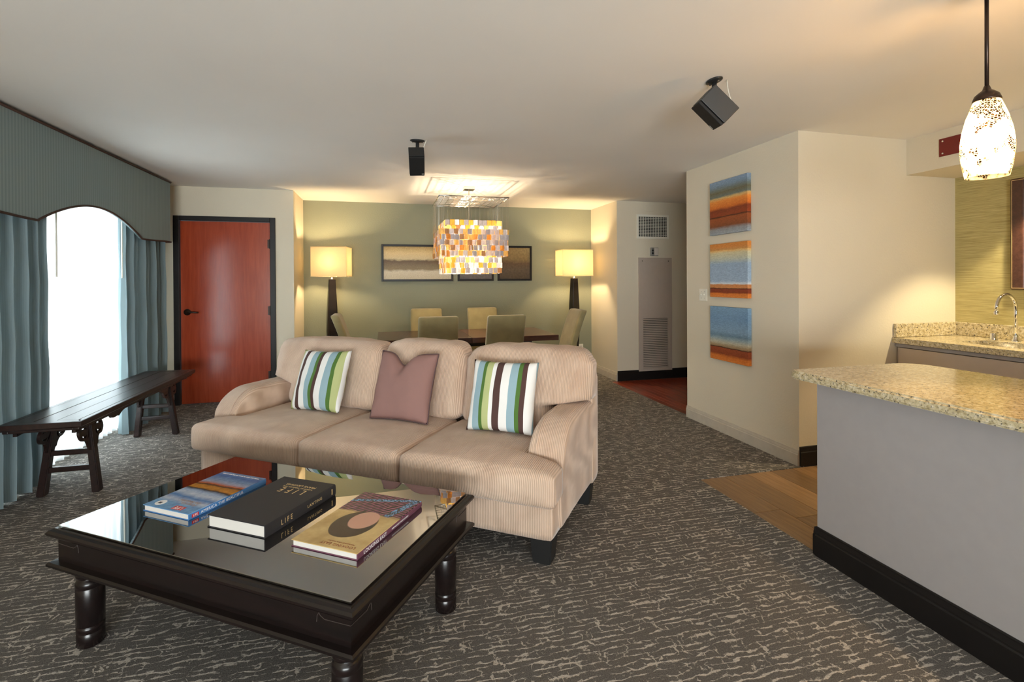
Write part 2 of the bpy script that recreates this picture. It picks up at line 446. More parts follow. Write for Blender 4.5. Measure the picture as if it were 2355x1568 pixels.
def text(name, s, size, mat, parent, M4, align='CENTER', ext=0.0002, spacing=1.0, sx=1.0):
    cu = bpy.data.curves.new(name, 'FONT'); cu.body = s; cu.size = size; cu.extrude = ext; cu.align_x = align; cu.align_y = 'CENTER'
    cu.space_character = spacing
    tmp = bpy.data.objects.new('tmp', cu); COL.objects.link(tmp)
    dg = bpy.context.evaluated_depsgraph_get(); dg.update()
    me = bpy.data.meshes.new_from_object(tmp.evaluated_get(dg))
    bpy.data.objects.remove(tmp); bpy.data.curves.remove(cu)
    me.name = name
    if sx != 1.0:
        for v in me.vertices: v.co.x *= sx
    me.materials.clear(); me.materials.append(mat)
    o = bpy.data.objects.new(name, me); link(o, parent); o.matrix_local = M4
    return o
def copy_tree(o, parent=None):
    c = o.copy(); COL.objects.link(c); c.parent = parent
    for k in list(o.children): copy_tree(k, c)
    return c
def struct(o): o['kind'] = 'structure'; return o

# ------------------------------------------------------------------ the setting
CEIL = 2.43
AX, YN, YF = 2.896, 2.915, 4.273            # canvas wall
DY, RX, BY, BX, HY, KX = 6.187, -1.032, 6.895, 3.024, 6.038, 4.424
WX = -2.45; REAR = -3.0
FX = 2.06; HX = 2.93                        # edges of the kitchen and hall floors

bm = bmesh.new()
for (x0, x1, y0, y1) in ((WX-.1, FX, REAR, 2.905), (WX-.1, HX, 2.905, 6.95), (HX, 3.06, 6.03, 6.95)):
    n = bbox(bm, x0, x1, y0, y1, -0.05, 0.0)
struct(obj('floor', bm, MT['carpet']))
k = struct(boxm('floor_kitchen', (FX+.002, KX+.1, REAR, 2.95, -0.05, -0.012), MT['dark']))
pm = {}
ci = 0; x = FX+0.004
while x < KX:
    y = REAR-0.3*((ci*0.37) % 1)
    while y < 2.9:
        L = 0.9; y0, y1 = max(y, REAR)+.0016, min(y+L, 2.9)-.0016
        if y1-y0 > .03:
            key = (round(y1-y0, 3))
            if key not in pm:
                b = bmesh.new(); bbox(b, 0, .1855, 0, y1-y0, -0.010, -0.002, bev=.0012, seg=1)
                o = obj('plank', b, MT['oak'], k); pm[key] = o.data
            else:
                o = bpy.data.objects.new('plank', pm[key]); link(o, k)
            o.location = (x, y0, 0)
        y += L
    x += 0.189; ci += 1
k = struct(boxm('floor_hall', (HX+.002, 5.5, YF-.1, HY+.05, -0.05, -0.012), MT['dark']))
ci = 0; x = HX+.004; pm = {}
while x < 4.6:
    y = YF-.05-0.42*((ci*0.61) % 1)
    while y < HY:
        L = 0.48; y0, y1 = max(y, YF-.05)+.0006, min(y+L, HY+.02)-.0006
        if y1-y0 > .02:
            key = round(y1-y0, 3)
            if key not in pm:
                b = bmesh.new(); bbox(b, 0, .0718, 0, y1-y0, -0.010, -0.002, bev=.0008, seg=1)
                o = obj('plank', b, MT['redfloor'], k); pm[key] = o.data
            else:
                o = bpy.data.objects.new('plank', pm[key]); link(o, k)
            o.location = (x, y0, 0)
        y += L
    x += 0.073; ci += 1

struct(boxm('ceiling', (WX-.1, 5.6, REAR-.1, 7.0, CEIL, CEIL+.1), MT['ceil']))
struct(boxm('ceiling_soffit', (3.915, KX, REAR, YN, 2.156, CEIL), MT['cream']))
W0, W1, WZ = 3.5, 5.62, 2.12                # side window opening
struct(boxes('wall_left', [(WX-.1, WX, REAR, W0, 0, CEIL), (WX-.1, WX, W1, DY+.1, 0, CEIL), (WX-.1, WX, W0, W1, WZ, CEIL)], MT['cream']))
DX0, DX1, DZ = -2.205, -1.284, 2.05
struct(boxes('wall_door', [(WX, DX0-.03, DY, DY+.1, 0, CEIL), (DX1+.03, RX, DY, DY+.1, 0, CEIL), (DX0-.03, DX1+.03, DY, DY+.1, DZ+.03, CEIL)], MT['cream']))
struct(boxm('wall_alcove_left', (RX-.1, RX, DY+.1, BY, 0, CEIL), MT['cream']))
struct(boxm('wall_back', (RX-.1, BX+.1, BY, BY+.1, 0, CEIL), MT['green']))
struct(boxm('wall_alcove_right', (BX, BX+.1, HY+.1, BY, 0, CEIL), MT['cream']))
struct(boxm('wall_hall', (BX, 5.5, HY, HY+.1, 0, CEIL), MT['cream']))
struct(boxes('wall_right', [(AX, AX+.1, YN+.1, YF, 0, CEIL), (AX+.1, 5.5, YF-.1, YF, 0, CEIL)], MT['cream']))
struct(boxm('wall_hall_end', (5.5, 5.6, YF-.1, HY+.1, 0, CEIL), MT['cream']))
struct(boxm('wall_kitchen', (AX, KX+.1, YN, YN+.1, 0, CEIL), MT['cream']))
def m_grass():
    t = NT('yellow_grasscloth'); v = t.coord(scale=(1, 3, 120))
    f = t.noise(v, 1.6, 4, 0.7, 0.3)
    col = t.ramp(f, [(0.3, rgb(146, 134, 86)[:3]), (0.55, rgb(184, 172, 120)[:3]), (0.75, rgb(200, 190, 140)[:3])])
    return t.done(t.bsdf(col, 0.8, t.bump(f, 0.3, 0.002), spec=0.2))
struct(boxm('wall_sink', (KX, KX+.1, REAR, YN, 0, CEIL), m_grass()))
RW0, RW1, RZ0, RZ1 = -2.3, 1.0, 0.35, 2.25
struct(boxes('wall_rear', [(WX, RW0, REAR-.1, REAR, 0, CEIL), (RW1, KX, REAR-.1, REAR, 0, CEIL), (RW0, RW1, REAR-.1, REAR, 0, RZ0), (RW0, RW1, REAR-.1, REAR, RZ1, CEIL)], MT['cream']))

def base_profile(h, d):                     # moulded skirting in (depth, height)
    return [(0, 0), (d, 0), (d, h*.70), (d*.75, h*.74), (d*.75, h*.80), (d*.45, h*.93), (d*.45, h*.97), (d*.25, h), (0, h)]
def skirting(name, a, b, nrm, h, d, mat, parent=None):
    a, b, nrm = Vector(a), Vector(b), Vector(nrm); bm = bmesh.new()
    pr = base_profile(h, d)
    A = [bm.verts.new(a+nrm*p[0]+Vector((0, 0, p[1]+.001))) for p in pr]; B = [bm.verts.new(b+nrm*p[0]+Vector((0, 0, p[1]+.001))) for p in pr]
    for i in range(len(pr)): bm.faces.new((A[i], A[(i+1) % len(pr)], B[(i+1) % len(pr)], B[i]))
    bm.faces.new(A[::-1]); bm.faces.new(B)
    return obj(name, bm, mat, parent)
struct(skirting('baseboard_right', (AX, YN, 0), (AX, YF, 0), (-1, 0, 0), .115, .014, MT['beige_trim']))
struct(skirting('baseboard_alcove', (BX, HY, 0), (BX, BY, 0), (-1, 0, 0), .115, .014, MT['beige_trim']))
struct(skirting('baseboard_hall', (BX, HY, 0), (5.5, HY, 0), (0, -1, 0), .135, .014, MT['black_trim']))
struct(skirting('baseboard_kitchen', (AX+.002, YN, 0), (3.78, YN, 0), (0, -1, 0), .14, .014, MT['black_trim']))
struct(skirting('baseboard_back', (RX, BY, 0), (BX-.015, BY, 0), (0, -1, 0), .115, .014, MT['beige_trim']))
struct(skirting('baseboard_door', (DX1+.075, DY, 0), (RX, DY, 0), (0, -1, 0), .115, .014, MT['beige_trim']))

# door
d = struct(empty('door_1', ((DX0+DX1)/2, DY, 0)))
cx = (DX0+DX1)/2; hw = (DX1-DX0)/2
leaf = boxm('door_leaf', (-hw+.004, hw-.004, .012, .055, .006, DZ-.004), MT['door'], d, .002)
for nm, dd in (('jamb', (-hw-.058, -hw, -.018, .06, 0, DZ+.052)), ('jamb', (hw, hw+.058, -.018, .06, 0, DZ+.052)), ('head_jamb', (-hw, hw, -.018, .06, DZ, DZ+.052))):
    boxm(nm, dd, MT['black_trim'], d, .004)
for z in (1.80, 1.03, .28):
    bm = bmesh.new(); lathe(bm, [(.008, -.055), (.008, .055)], 10, (hw-.002, -.004, z)); bbox(bm, hw-.03, hw-.002, .006, .013, z-.05, z+.05)
    obj('hinge', bm, MT['bronze'], d)
h = bmesh.new(); lathe(h, [(.036, 0), (.036, .008), (.03, .014), (.012, .02), (.012, .05)], 20)
for v in h.verts: v.co = Vector((v.co.x, -v.co.z+.012, v.co.y))
hd = obj('handle_rosette', h, MT['bronze'], d, True, loc=(-hw+.068, 0, 1.03))
h = bmesh.new(); tube(h, [(0, -.042, 0), (.04, -.046, .002), (.10, -.044, -.004), (.122, -.038, -.006)], [.013, .011, .009, .008], 10)
obj('lever', h, MT['bronze'], hd, True)

# window, seen through its sheers
wn = struct(empty('window_1', (WX-.06, (W0+W1)/2, 0)))
L = (W1-W0)/2
for nm, dd in (('window_frame', (-.03, .03, -L, -L+.07, 0, WZ)), ('window_frame', (-.03, .03, L-.07, L, 0, WZ)), ('window_frame', (-.03, .03, -L+.07, L-.07, WZ-.07, WZ)), ('window_frame', (-.03, .03, -L+.07, L-.07, 0, .07)), ('mullion', (-.03, .03, -.03, .03, .07, WZ-.07))):
    boxm(nm, dd, MT['white'], wn, .004)
boxm('pane', (-.004, .004, -L+.07, -.03, .07, WZ-.07), MT['pane'], wn)
boxm('pane', (-.004, .004, .03, L-.07, .07, WZ-.07), MT['pane'], wn)
wr = struct(empty('window_rear_added', ((RW0+RW1)/2, REAR-.05, 0)))  # unseen window, added so the rear fill light can enter
L = (RW1-RW0)/2
for nm, dd in (('window_frame', (-L, -L+.06, -.03, .03, RZ0, RZ1)), ('window_frame', (L-.06, L, -.03, .03, RZ0, RZ1)), ('window_frame', (-L+.06, L-.06, -.03, .03, RZ1-.06, RZ1)), ('window_frame', (-L+.06, L-.06, -.03, .03, RZ0, RZ0+.06))):
    boxm(nm, dd, MT['white'], wr, .004)
boxm('pane', (-L+.06, L-.06, -.004, .004, RZ0+.06, RZ1-.06), MT['pane'], wr)

# ------------------------------------------------------------------ curtains and valance
def drape(name, y0, y1, z0, z1, xc, amp, folds, mat, n=120, m=10, seed=0, parent=None, gather=0.0):
    bm = bmesh.new(); rows = []
    rnd = random.Random(seed); ph = [rnd.uniform(-.9, .9) for _ in range(int(folds)+3)]
    for j in range(m+1):
        z = z0+(z1-z0)*j/m; row = []
        for i in range(n+1):
            t = i/n; a = t*folds; k = int(a)
            pp = ph[k]*(1-(a-k))+ph[k+1]*(a-k)
            s = math.sin(2*PI*a+pp); s = math.copysign(abs(s)**.8, s)
            f = amp*(1.0+.25*math.sin(3*a+seed))*(0.8+0.25*(1-j/m))
            y = y0+(y1-y0)*t+.35*amp*math.cos(2*PI*a+pp)+gather*(1-j/m)*(t-.5)
            row.append(bm.verts.new((xc+s*f+.004*math.sin(7*a+2*j), y, z)))
        rows.append(row)
    for a, b in zip(rows, rows[1:]):
        for i in range(n): bm.faces.new((a[i], a[i+1], b[i+1], b[i]))
    return obj(name, bm, mat, parent, True)
o = tag(empty('drape_panel', (-2.262, 3.65, 0)), 'blue drape panel left of the bright sheer window', 'curtain', 'blue drapes at the window')
c = drape('drape_fabric', -.42, .46, .012, 2.33, 0, .050, 8, MT['curtain'], 160, 12, 3, o)
o2 = tag(empty('drape_panel', (-2.262, 5.47, 0)), 'blue drape panel between the bright window and the red door', 'curtain', 'blue drapes at the window')
drape('drape_fabric', -.42, .46, .012, 2.33, 0, .048, 8, MT['curtain'], 150, 12, 11, o2)
for oo, yy in ((o, .50), (o2, -.43)):
    bm = bmesh.new(); tube(bm, [(.02, yy, 2.30), (.02, yy, 1.40)], .006, 8)
    obj('pull_wand', bm, MT['white'], oo)
s = tag(empty('sheer_curtain', (-2.395, 4.52, 0)), 'white sheer curtain glowing with daylight behind the bench', 'curtain')
drape('sheer_fabric', -1.04, 1.04, .015, 2.33, 0, .018, 24, MT['sheer'], 300, 6, 5, s)
bm = bmesh.new(); tube(bm, [(0.06, -1.3, 2.345), (.06, 1.4, 2.345)], .012, 8); obj('curtain_track', bm, MT['white'], s)

VX, VY0, VY1, VZT = -2.17, 3.20, 5.86, 2.405
v = tag(empty('window_valance', (VX, (VY0+VY1)/2, 0)), 'blue-grey striped fabric valance with arched lower edge and brown cord', 'valance')
yc = (VY0+VY1)/2
def vbot(y):                                # lower edge: level ends, a small dip, an arch
    a = abs(y)
    if a > .70: return 1.785-.02*sstep(1.33, .70, a)
    return 1.765+.185*math.cos(a/.70*PI/2)**.9
ys = [-1.33+2.66*i/120 for i in range(121)]
ys = sorted(set(ys+[-.70, .70]))
bm = bmesh.new()
def strip(x):
    return [(bm.verts.new((x, y, vbot(y))), bm.verts.new((x, y, VZT))) for y in ys]
F, B = strip(0.0), strip(-.022)
for i in range(len(ys)-1):
    bm.faces.new((F[i][0], F[i+1][0], F[i+1][1], F[i][1])); bm.faces.new((B[i][1], B[i+1][1], B[i+1][0], B[i][0]))
    bm.faces.new((F[i][0], B[i][0], B[i+1][0], F[i+1][0])); bm.faces.new((F[i][1], F[i+1][1], B[i+1][1], B[i][1]))
for i in (0, -1): bm.faces.new((F[i][0], F[i][1], B[i][1], B[i][0]))
obj('valance_face', bm, MT['valance'], v)
for s_, yy in ((-1, -1.33), (1, 1.33)):
    boxm('valance_return', (WX-VX+.003, -.022, min(yy, yy-s_*.022), max(yy, yy-s_*.022), 1.785, VZT), MT['valance'], v)
boxm('valance_top_board', (WX-VX+.003, -.022, -1.308, 1.308, VZT-.025, VZT-.005), MT['valance'], v)
bm = bmesh.new(); tube(bm, [(.004, y, vbot(y)-.002) for y in ys], .008, 8); tube(bm, [(.0, 1.336, 1.783), (WX-VX+.01, 1.336, 1.783)], .008, 8)
obj('cord_trim', bm, MT['cording'], v, True)
bm = bmesh.new(); tube(bm, [(.004, -1.335, VZT), (.004, 1.335, VZT)], .009, 8); tube(bm, [(0, 1.336, VZT), (WX-VX+.01, 1.336, VZT)], .009, 8)
obj('cord_trim', bm, MT['cording'], v, True)

# ------------------------------------------------------------------ bench
b = tag(empty('bench', (-1.975, 4.39, 0)), 'long narrow dark wooden bench with scroll brackets below the window', 'bench')
BW, BL, BZ = .21, .91, .53
for i in range(3):
    w0 = (-BW+.035)+i*(2*BW-.07)/3; w1 = w0+(2*BW-.07)/3-.0025
    boxm('top_board', (w0, w1, -BL+.06, BL-.06, BZ-.028, BZ-.001*(i % 2)), MT['benchwood'], b, .0015, 1)
for sx in (-1, 1):
    bm = bmesh.new()
    pr = [(0, 0), (.0, .028), (-.006, .030), (-.034, .030), (-.034, -.004), (-.012, -.010)]
    ra = [bm.verts.new((sx*(BW+p[0]), -BL*1.0+(-p[0]), BZ-.03+p[1])) for p in pr]
    rb = [bm.verts.new((sx*(BW+p[0]), BL+(p[0]), BZ-.03+p[1])) for p in pr]
    for i in range(6): bm.faces.new((ra[i], ra[(i+1) % 6], rb[(i+1) % 6], rb[i]))
    bm.faces.new(ra); bm.faces.new(rb[::-1])
    obj('top_edge_rail', bm, MT['benchwood'], b)
    # stepped moulding and scalloped long apron
    boxm('moulding', (min(sx*(BW-.02), sx*(BW-.05)), max(sx*(BW-.02), sx*(BW-.05)), -BL+.02, BL-.02, BZ-.055, BZ-.036), MT['benchwood'], b, .004)
    ol = [(-BL+.05, 0), (BL-.05, 0), (BL-.05, -.03)]
    n = 60
    for i in range(n+1):
        y = (BL-.09)-(2*BL-.18)*i/n; a = abs(y)
        dz = -.026-.022*sstep(.30, .36, a)*(1-sstep(.42, .47, a))-.010*abs(math.sin(a*40))*(1 if .30 < a < .44 else 0)
        ol.append((y, dz))
    ol.append((-BL+.05, -.03))
    bm = bmesh.new(); plate(bm, ol, .02, lambda u, vv, w, sx=sx: (sx*(BW-.075)+sx*w, u, BZ-.05+vv))
    obj('apron', bm, MT['benchwood'], b)
for sy in (-1, 1):
    bm = bmesh.new()
    pr = [(0, 0), (.0, .028), (-.006, .030), (-.060, .030), (-.060, -.004), (-.012, -.010)]
    ra = [bm.verts.new((-(BW+max(p[0], -.034)), sy*(BL+p[0]), BZ-.03+p[1])) for p in pr]
    rb = [bm.verts.new(((BW+max(p[0], -.034)), sy*(BL+p[0]), BZ-.03+p[1])) for p in pr]
    for i in range(6): bm.faces.new((ra[i], ra[(i+1) % 6], rb[(i+1) % 6], rb[i]))
    bm.faces.new(ra); bm.faces.new(rb[::-1])
    obj('top_end_rail', bm, MT['benchwood'], b)
    boxm('moulding', (-BW+.05, BW-.05, min(sy*(BL-.02), sy*(BL-.05)), max(sy*(BL-.02), sy*(BL-.05)), BZ-.055, BZ-.036), MT['benchwood'], b, .004)
def scroll_outline():
    pts = []
    for k in range(26):                     # round head of the scroll
        a = math.radians(100-360*k/30)
        pts.append((.062+.052*math.cos(a), -.052+.052*math.sin(a)))
    pts += [(.045, -.112), (.034, -.135), (.03, -.155), (.018, -.16), (.014, -.178), (.0, -.185), (.0, .0), (.04, 0)]
    return pts
def crescent(cx, cy, r, d, n=10):
    o = [(cx+r*math.cos(PI*k/n), cy+r*math.sin(PI*k/n)) for k in range(n+1)]
    i = [(cx+r*.95*math.cos(PI*k/n), cy+d*math.sin(PI*k/n)) for k in range(n-1, 0, -1)]
    return o+i
for sy in (-1, 1):
    yl = sy*.60
    for sx in (-1, 1):
        bm = bmesh.new()                    # splayed leg
        t0, t1 = (.085, BZ-.05), (.148, 0.0)
        vs = []
        for (xc, z, hx, hy, yo) in ((.095, BZ-.045, .019, .022, 0), (.150, 0.001, .022, .026, .02)):
            for (ax, ay) in ((-1, -1), (1, -1), (1, 1), (-1, 1)):
                vs.append(bm.verts.new((sx*xc+ax*hx, yl+sy*yo+ay*hy, z)))
        for i in range(4): bm.faces.new((vs[i], vs[(i+1) % 4], vs[4+(i+1) % 4], vs[4+i]))
        bm.faces.new(vs[:4]); bm.faces.new(vs[4:])
        bmesh.ops.bevel(bm, geom=list(bm.edges), offset=.005, segments=2, affect='EDGES')
        lg = obj('leg', bm, MT['benchwood'], b)
        for s2 in (-1, 1):
            bm = bmesh.new()
            hole1 = crescent(.062, -.040, .028, .010); hole2 = [(u, -.104-.0-vv) for u, vv in crescent(.062, -.036, .016, .004)]
            plate(bm, scroll_outline(), .016, lambda u, vv, w, sx=sx, s2=s2, yl=yl: (sx*(.098-.11*vv)-.008+w, yl+s2*(.020+u), BZ-.078+vv), [hole1, [(u, -.104-vv) for u, vv in crescent(.062, -.040, .024, .010)][::-1]])
            obj('scroll_bracket', bm, MT['benchwood'], b)
    for z, dx in ((.265, .118), (.16, .132)):
        bm = bmesh.new(); yo = yl+sy*.02*(1-z/.48)
        bbox(bm, -dx-.004, dx+.004, yo-.013, yo+.013, z-.017, z+.017, bev=.006)
        obj('stretcher', bm, MT['benchwood'], b)

# ------------------------------------------------------------------ sofa (local: x along, front at y=0, z up)
SA = -.625
sofa = tag(empty('sofa', (.745, 2.165, 0), SA), 'beige corduroy three-seat sofa with rounded arms and black feet', 'sofa')
SL = 2.345
def basefn(p, u):
    return Vector((p.x+.035*max(0, p.y)*(1 if p.x > -1 else -1), p.y, p.z))
obj('base', soft(-SL, 0, 0, .83, .125, .305, .018, (30, 12, 4), basefn), MT['cord'], sofa, True)
obj('back_frame', soft(-SL-.01, .02, .70, .865, .125, .80, .03, (30, 4, 10), basefn), MT['cord'], sofa, True)
def armtop(y):
    t = max(0.0, min(1.0, (y-.118)/.22))
    return .45+.19*math.sqrt(max(0, 1-(1-t)**2))
def mk_arm(sgn):
    x0, x1 = (-.155, .012) if sgn > 0 else (-SL-.012, -SL+.155)
    def fn(p, u):
        t = (p.z-.13)/(.68-.13); y = p.y
        z = .13+t*(armtop(y)-.13)
        x = p.x+.035*max(0, y)*sgn
        b_ = .012*math.sin(PI*max(0, min(1, (z-.3)/.4)))
        return Vector((x+(b_ if u[0] > 0 else -b_)*abs(u[0]), y-.02*math.sin(PI*t)*max(0, -u[1]), z))
    bm = soft(x0, x1, .11, .84, .13, .68, .035, (8, 64, 12), fn, .003, 5, 3*sgn)
    o = obj('arm', bm, MT['cord'], sofa, True)
    xe = x0+.03 if sgn > 0 else x1-.03
    pts = [(xe+.035*y*sgn, y-.003, armtop(y)+.001) for y in [.122+.0035*i+.0006*i*i for i in range(22)]]
    bm = bmesh.new(); tube(bm, pts, .003, 6); obj('seam', bm, MT['cord'], o, True)
mk_arm(1); mk_arm(-1)
def mk_seat(x0, x1, ear0, ear1, seed):
    def fn(p, u):
        y = p.y; k = 1-sstep(.075, .125, y)
        xl = x0-ear0*k; xr = x1+ear1*k
        t = (p.x-x0)/(x1-x0)
        q = max(0, 1-u[0]**4)*max(0, 1-(max(0, abs(u[1])-.1))**3)
        z = p.z+(.032*q-.012 if u[2] > 0 else 0)*abs(u[2])
        yy = y-.022*max(0, -u[1])*(1-u[2]**2)*(1-u[0]**6)
        return Vector((xl+t*(xr-xl), yy, z))
    return obj('seat_cushion', soft(x0, x1, -.085, .62, .312, .484, .030, (30, 34, 10), fn, .0045, 5.5, seed), MT['cord'], sofa, True)
mk_seat(-2.185, -1.462, .135, 0, 1.3); mk_seat(-1.455, -.802, 0, 0, 4.1); mk_seat(-.795, -.158, 0, .195, 7.7)
def mk_back(x0, x1, e0, e1, top, seed):
    def fn(p, u):
        k = sstep(.625, .66, p.z)
        xl = x0-e0*k; xr = x1+e1*k
        t = (p.x-x0)/(x1-x0)
        zz = (p.z-.46)/.46
        hump = top*(1-abs(u[0])**4.5)
        z = p.z+hump*max(0, u[2])
        y = p.y+.10*zz-(.045*(1-u[0]**4)*math.sin(PI*min(1, max(0, zz*.9+.1)))) *max(0, -u[1])
        return Vector((xl+t*(xr-xl), y, z))
    return obj('back_cushion', soft(x0, x1, .53, .745, .47, .905, .062, (34, 12, 24), fn, .011, 6.0, seed), MT['cord'], sofa, True)
mk_back(-2.19, -1.405, .165, 0, .035, 2.2); mk_back(-1.398, -.772, 0, 0, .055, 5.9); mk_back(-.765, -.165, 0, .225, .048, 9.1)
for fx, fy in ((-.062, .075), (-.028, .76), (-SL+.062, .075), (-SL+.028, .76)):
    bm = bmesh.new(); vs = []
    for z, hw_ in ((.126, .055), (.001, .044)):
        for ax, ay in ((-1, -1), (1, -1), (1, 1), (-1, 1)): vs.append(bm.verts.new((fx+ax*hw_, fy+ay*hw_, z)))
    for i in range(4): bm.faces.new((vs[i], vs[(i+1) % 4], vs[4+(i+1) % 4], vs[4+i]))
    bm.faces.new(vs[:4]); bm.faces.new(vs[4:])
    bmesh.ops.bevel(bm, geom=list(bm.edges), offset=.004, segments=2, affect='EDGES')
    obj('foot', bm, MT['black'], sofa)

# ------------------------------------------------------------------ pillows
def pillow_mesh(w, h, th, ears=.0, chop=0.0, seed=0.0, n=30):
    """Local: x across, z up, front at -y; returns bmesh and rim points."""
    bm = bmesh.new(); G = {}
    def P(i, j, s):
        u, v = -1+2*i/n, -1+2*j/n
        prof = ((1-u**2)*(1-v**2))
        d = th*.5*prof**.42
        pinch = 1-.055*(1-abs(v)**2)*abs(u)**3, 1-.055*(1-abs(u)**2)*abs(v)**3
        x = u*w/2*pinch[0]; z = v*h/2*pinch[1]
        if chop:
            g = math.exp(-((u+.12)/.30)**2)*sstep(-.2, 1.0, v)
            z -= chop*g
            d *= 1-.45*math.exp(-((u+.12)/.14)**2)*sstep(.35, 1.0, v)
        q = Vector((x, 0, z))*7
        wr = noise.noise(q+Vector((seed, 0, seed)))*.010*(prof**.3)+noise.noise(q*2.3+Vector((0, seed, 0)))*.004
        return Vector((x+wr*.3, s*d+wr*(1 if prof > 0 else 0), z+h/2+wr*.3))
    for s in (-1, 1):
        for i in range(n+1):
            for j in range(n+1):
                rim = i in (0, n) or j in (0, n)
                key = (i, j, 0 if rim else s)
                if key not in G: G[key] = bm.verts.new(P(i, j, 0 if rim else s))
        for i in range(n):
            for j in range(n):
                q = []
                for (a, c) in ((i, j), (i+1, j), (i+1, j+1), (i, j+1)):
                    rim = a in (0, n) or c in (0, n); q.append(G[(a, c, 0 if rim else s)])
                bm.faces.new(q)
    rim = [G[(i, 0, 0)].co.copy() for i in range(n)]+[G[(n, j, 0)].co.copy() for j in range(n)]+[G[(n-i, n, 0)].co.copy() for i in range(n)]+[G[(0, n-j, 0)].co.copy() for j in range(n)]
    return bm, rim
SM = Matrix.Translation((.745, 2.165, 0)) @ Matrix.Rotation(SA, 4, 'Z')
def place_pillow(name, label, mat, lx, ly, lz, yaw, lean, roll, w, h, th, chop=0, seed=0, pipe=None, group=None):
    e = tag(empty(name), label, 'pillow', group)
    e.matrix_world = SM @ Matrix.Translation((lx, ly, lz)) @ Matrix.Rotation(yaw, 4, 'Z') @ Matrix.Rotation(lean, 4, 'X') @ Matrix.Rotation(roll, 4, 'Y')
    bm, rim = pillow_mesh(w, h, th, 0, chop, seed)
    obj('pillow_cover', bm, mat, e, True)
    if pipe:
        bm = bmesh.new(); tube(bm, rim, .004, 6, closed=True); obj('piping', bm, pipe, e, True)
    return e
place_pillow('throw_pillow', 'striped throw pillow with green outer stripe near the far sofa arm', MT['stripe_a'], -1.72, .33, .505, -.02, -.36, -.03, .405, .41, .15, seed=1.0, group='throw pillows on the sofa')
place_pillow('throw_pillow', 'mauve linen throw pillow with chopped top in the middle of the sofa', MT['mauve'], -1.07, .33, .505, .06, -.34, .02, .40, .425, .16, .075, seed=5.0, pipe=MT['mauve_pipe'], group='throw pillows on the sofa')
place_pillow('throw_pillow', 'striped throw pillow with white outer stripe beside the near sofa arm', MT['stripe_b'], -.405, .33, .505, .05, -.34, .0, .40, .405, .15, seed=9.0, group='throw pillows on the sofa')

# ------------------------------------------------------------------ coffee table
TA = -.6015
gl, gw = 1.304, .748
ta = Vector((math.cos(TA), math.sin(TA), 0)); tb = Vector((-math.sin(TA), math.cos(TA), 0))
tc = Vector((-.0988, 1.43, 0))-ta*gl/2+tb*gw/2
tbl = tag(empty('coffee_table', tc, TA), 'low square-edged dark wooden coffee table with glass top and turned legs', 'coffee table')
hl, hw = gl/2, gw/2
def rim_ring(name, prof, outl, outw, parent):
    """Mitred moulding: prof is (inset from outer edge, z)."""
    bm = bmesh.new(); rings = []
    for sx, sy in ((-1, -1), (1, -1), (1, 1), (-1, 1)):
        rings.append([bm.verts.new((sx*(outl-i), sy*(outw-i), z)) for i, z in prof])
    m = len(prof)
    for a in range(4):
        A, B = rings[a], rings[(a+1) % 4]
        for i in range(m): bm.faces.new((A[i], A[(i+1) % m], B[(i+1) % m], B[i]))
    return obj(name, bm, MT['darkwood'], parent)
rim_ring('top_moulding', [(.004, .427), (0, .433), (0, .440), (.006, .447), (.016, .450), (.018, .4535), (.12, .4535), (.12, .423), (.022, .423)], hl+.026, hw+.026, tbl)
boxm('tabletop_board', (-hl+.09, hl-.09, -hw+.09, hw-.09, .432, .4525), MT['darkwood'], tbl)
for nm, dd in (('apron', (-hl, hl, -hw, -hw+.025, .33, .424)), ('apron', (-hl, hl, hw-.025, hw, .33, .424)), ('apron', (-hl, -hl+.025, -hw+.025, hw-.025, .33, .424)), ('apron', (hl-.025, hl, -hw+.025, hw-.025, .33, .424))):
    boxm(nm, dd, MT['darkwood'], tbl)
rim_ring('lower_moulding', [(.006, .312), (0, .317), (0, .325), (.006, .331), (.03, .333), (.06, .333), (.06, .308), (.02, .308)], hl+.026, hw+.026, tbl)
g = boxm('glass_top', (-hl, hl, -hw, hw, .4545, .4615), MT['glass'], tbl, .0012, 1)
legp = [(.040, .001), (.043, .004), (.043, .048), (.0405, .051), (.0405, .053), (.0435, .056), (.0435, .073), (.0405, .076), (.0405, .078), (.0435, .082), (.0445, .15), (.0445, .218), (.0435, .2195), (.0445, .221), (.045, .235), (.040, .2475), (.034, .251), (.034, .2535), (.041, .257), (.044, .266), (.041, .276), (.034, .280)]
for sx in (-1, 1):
    for sy in (-1, 1):
        bm = bmesh.new(); lathe(bm, legp, 28, (sx*(hl-.065), sy*(hw-.065), 0))
        lg = obj('leg', bm, MT['darkwood'], tbl, True)
        bm = bmesh.new(); cx_, cy_ = sx*(hl-.065), sy*(hw-.065); vs = []
        for z, q in ((.309, .062), (.298, .062), (.288, .052), (.280, .036)):
            vs.append([bm.verts.new((cx_+a*q, cy_+c*q, z)) for a, c in ((-1, -1), (1, -1), (1, 1), (-1, 1))])
        for A, B in zip(vs, vs[1:]):
            for i in range(4): bm.faces.new((A[i], A[(i+1) % 4], B[(i+1) % 4], B[i]))
        bm.faces.new(vs[0]); bm.faces.new(vs[-1][::-1])
        obj('leg_block', bm, MT['darkwood'], lg)
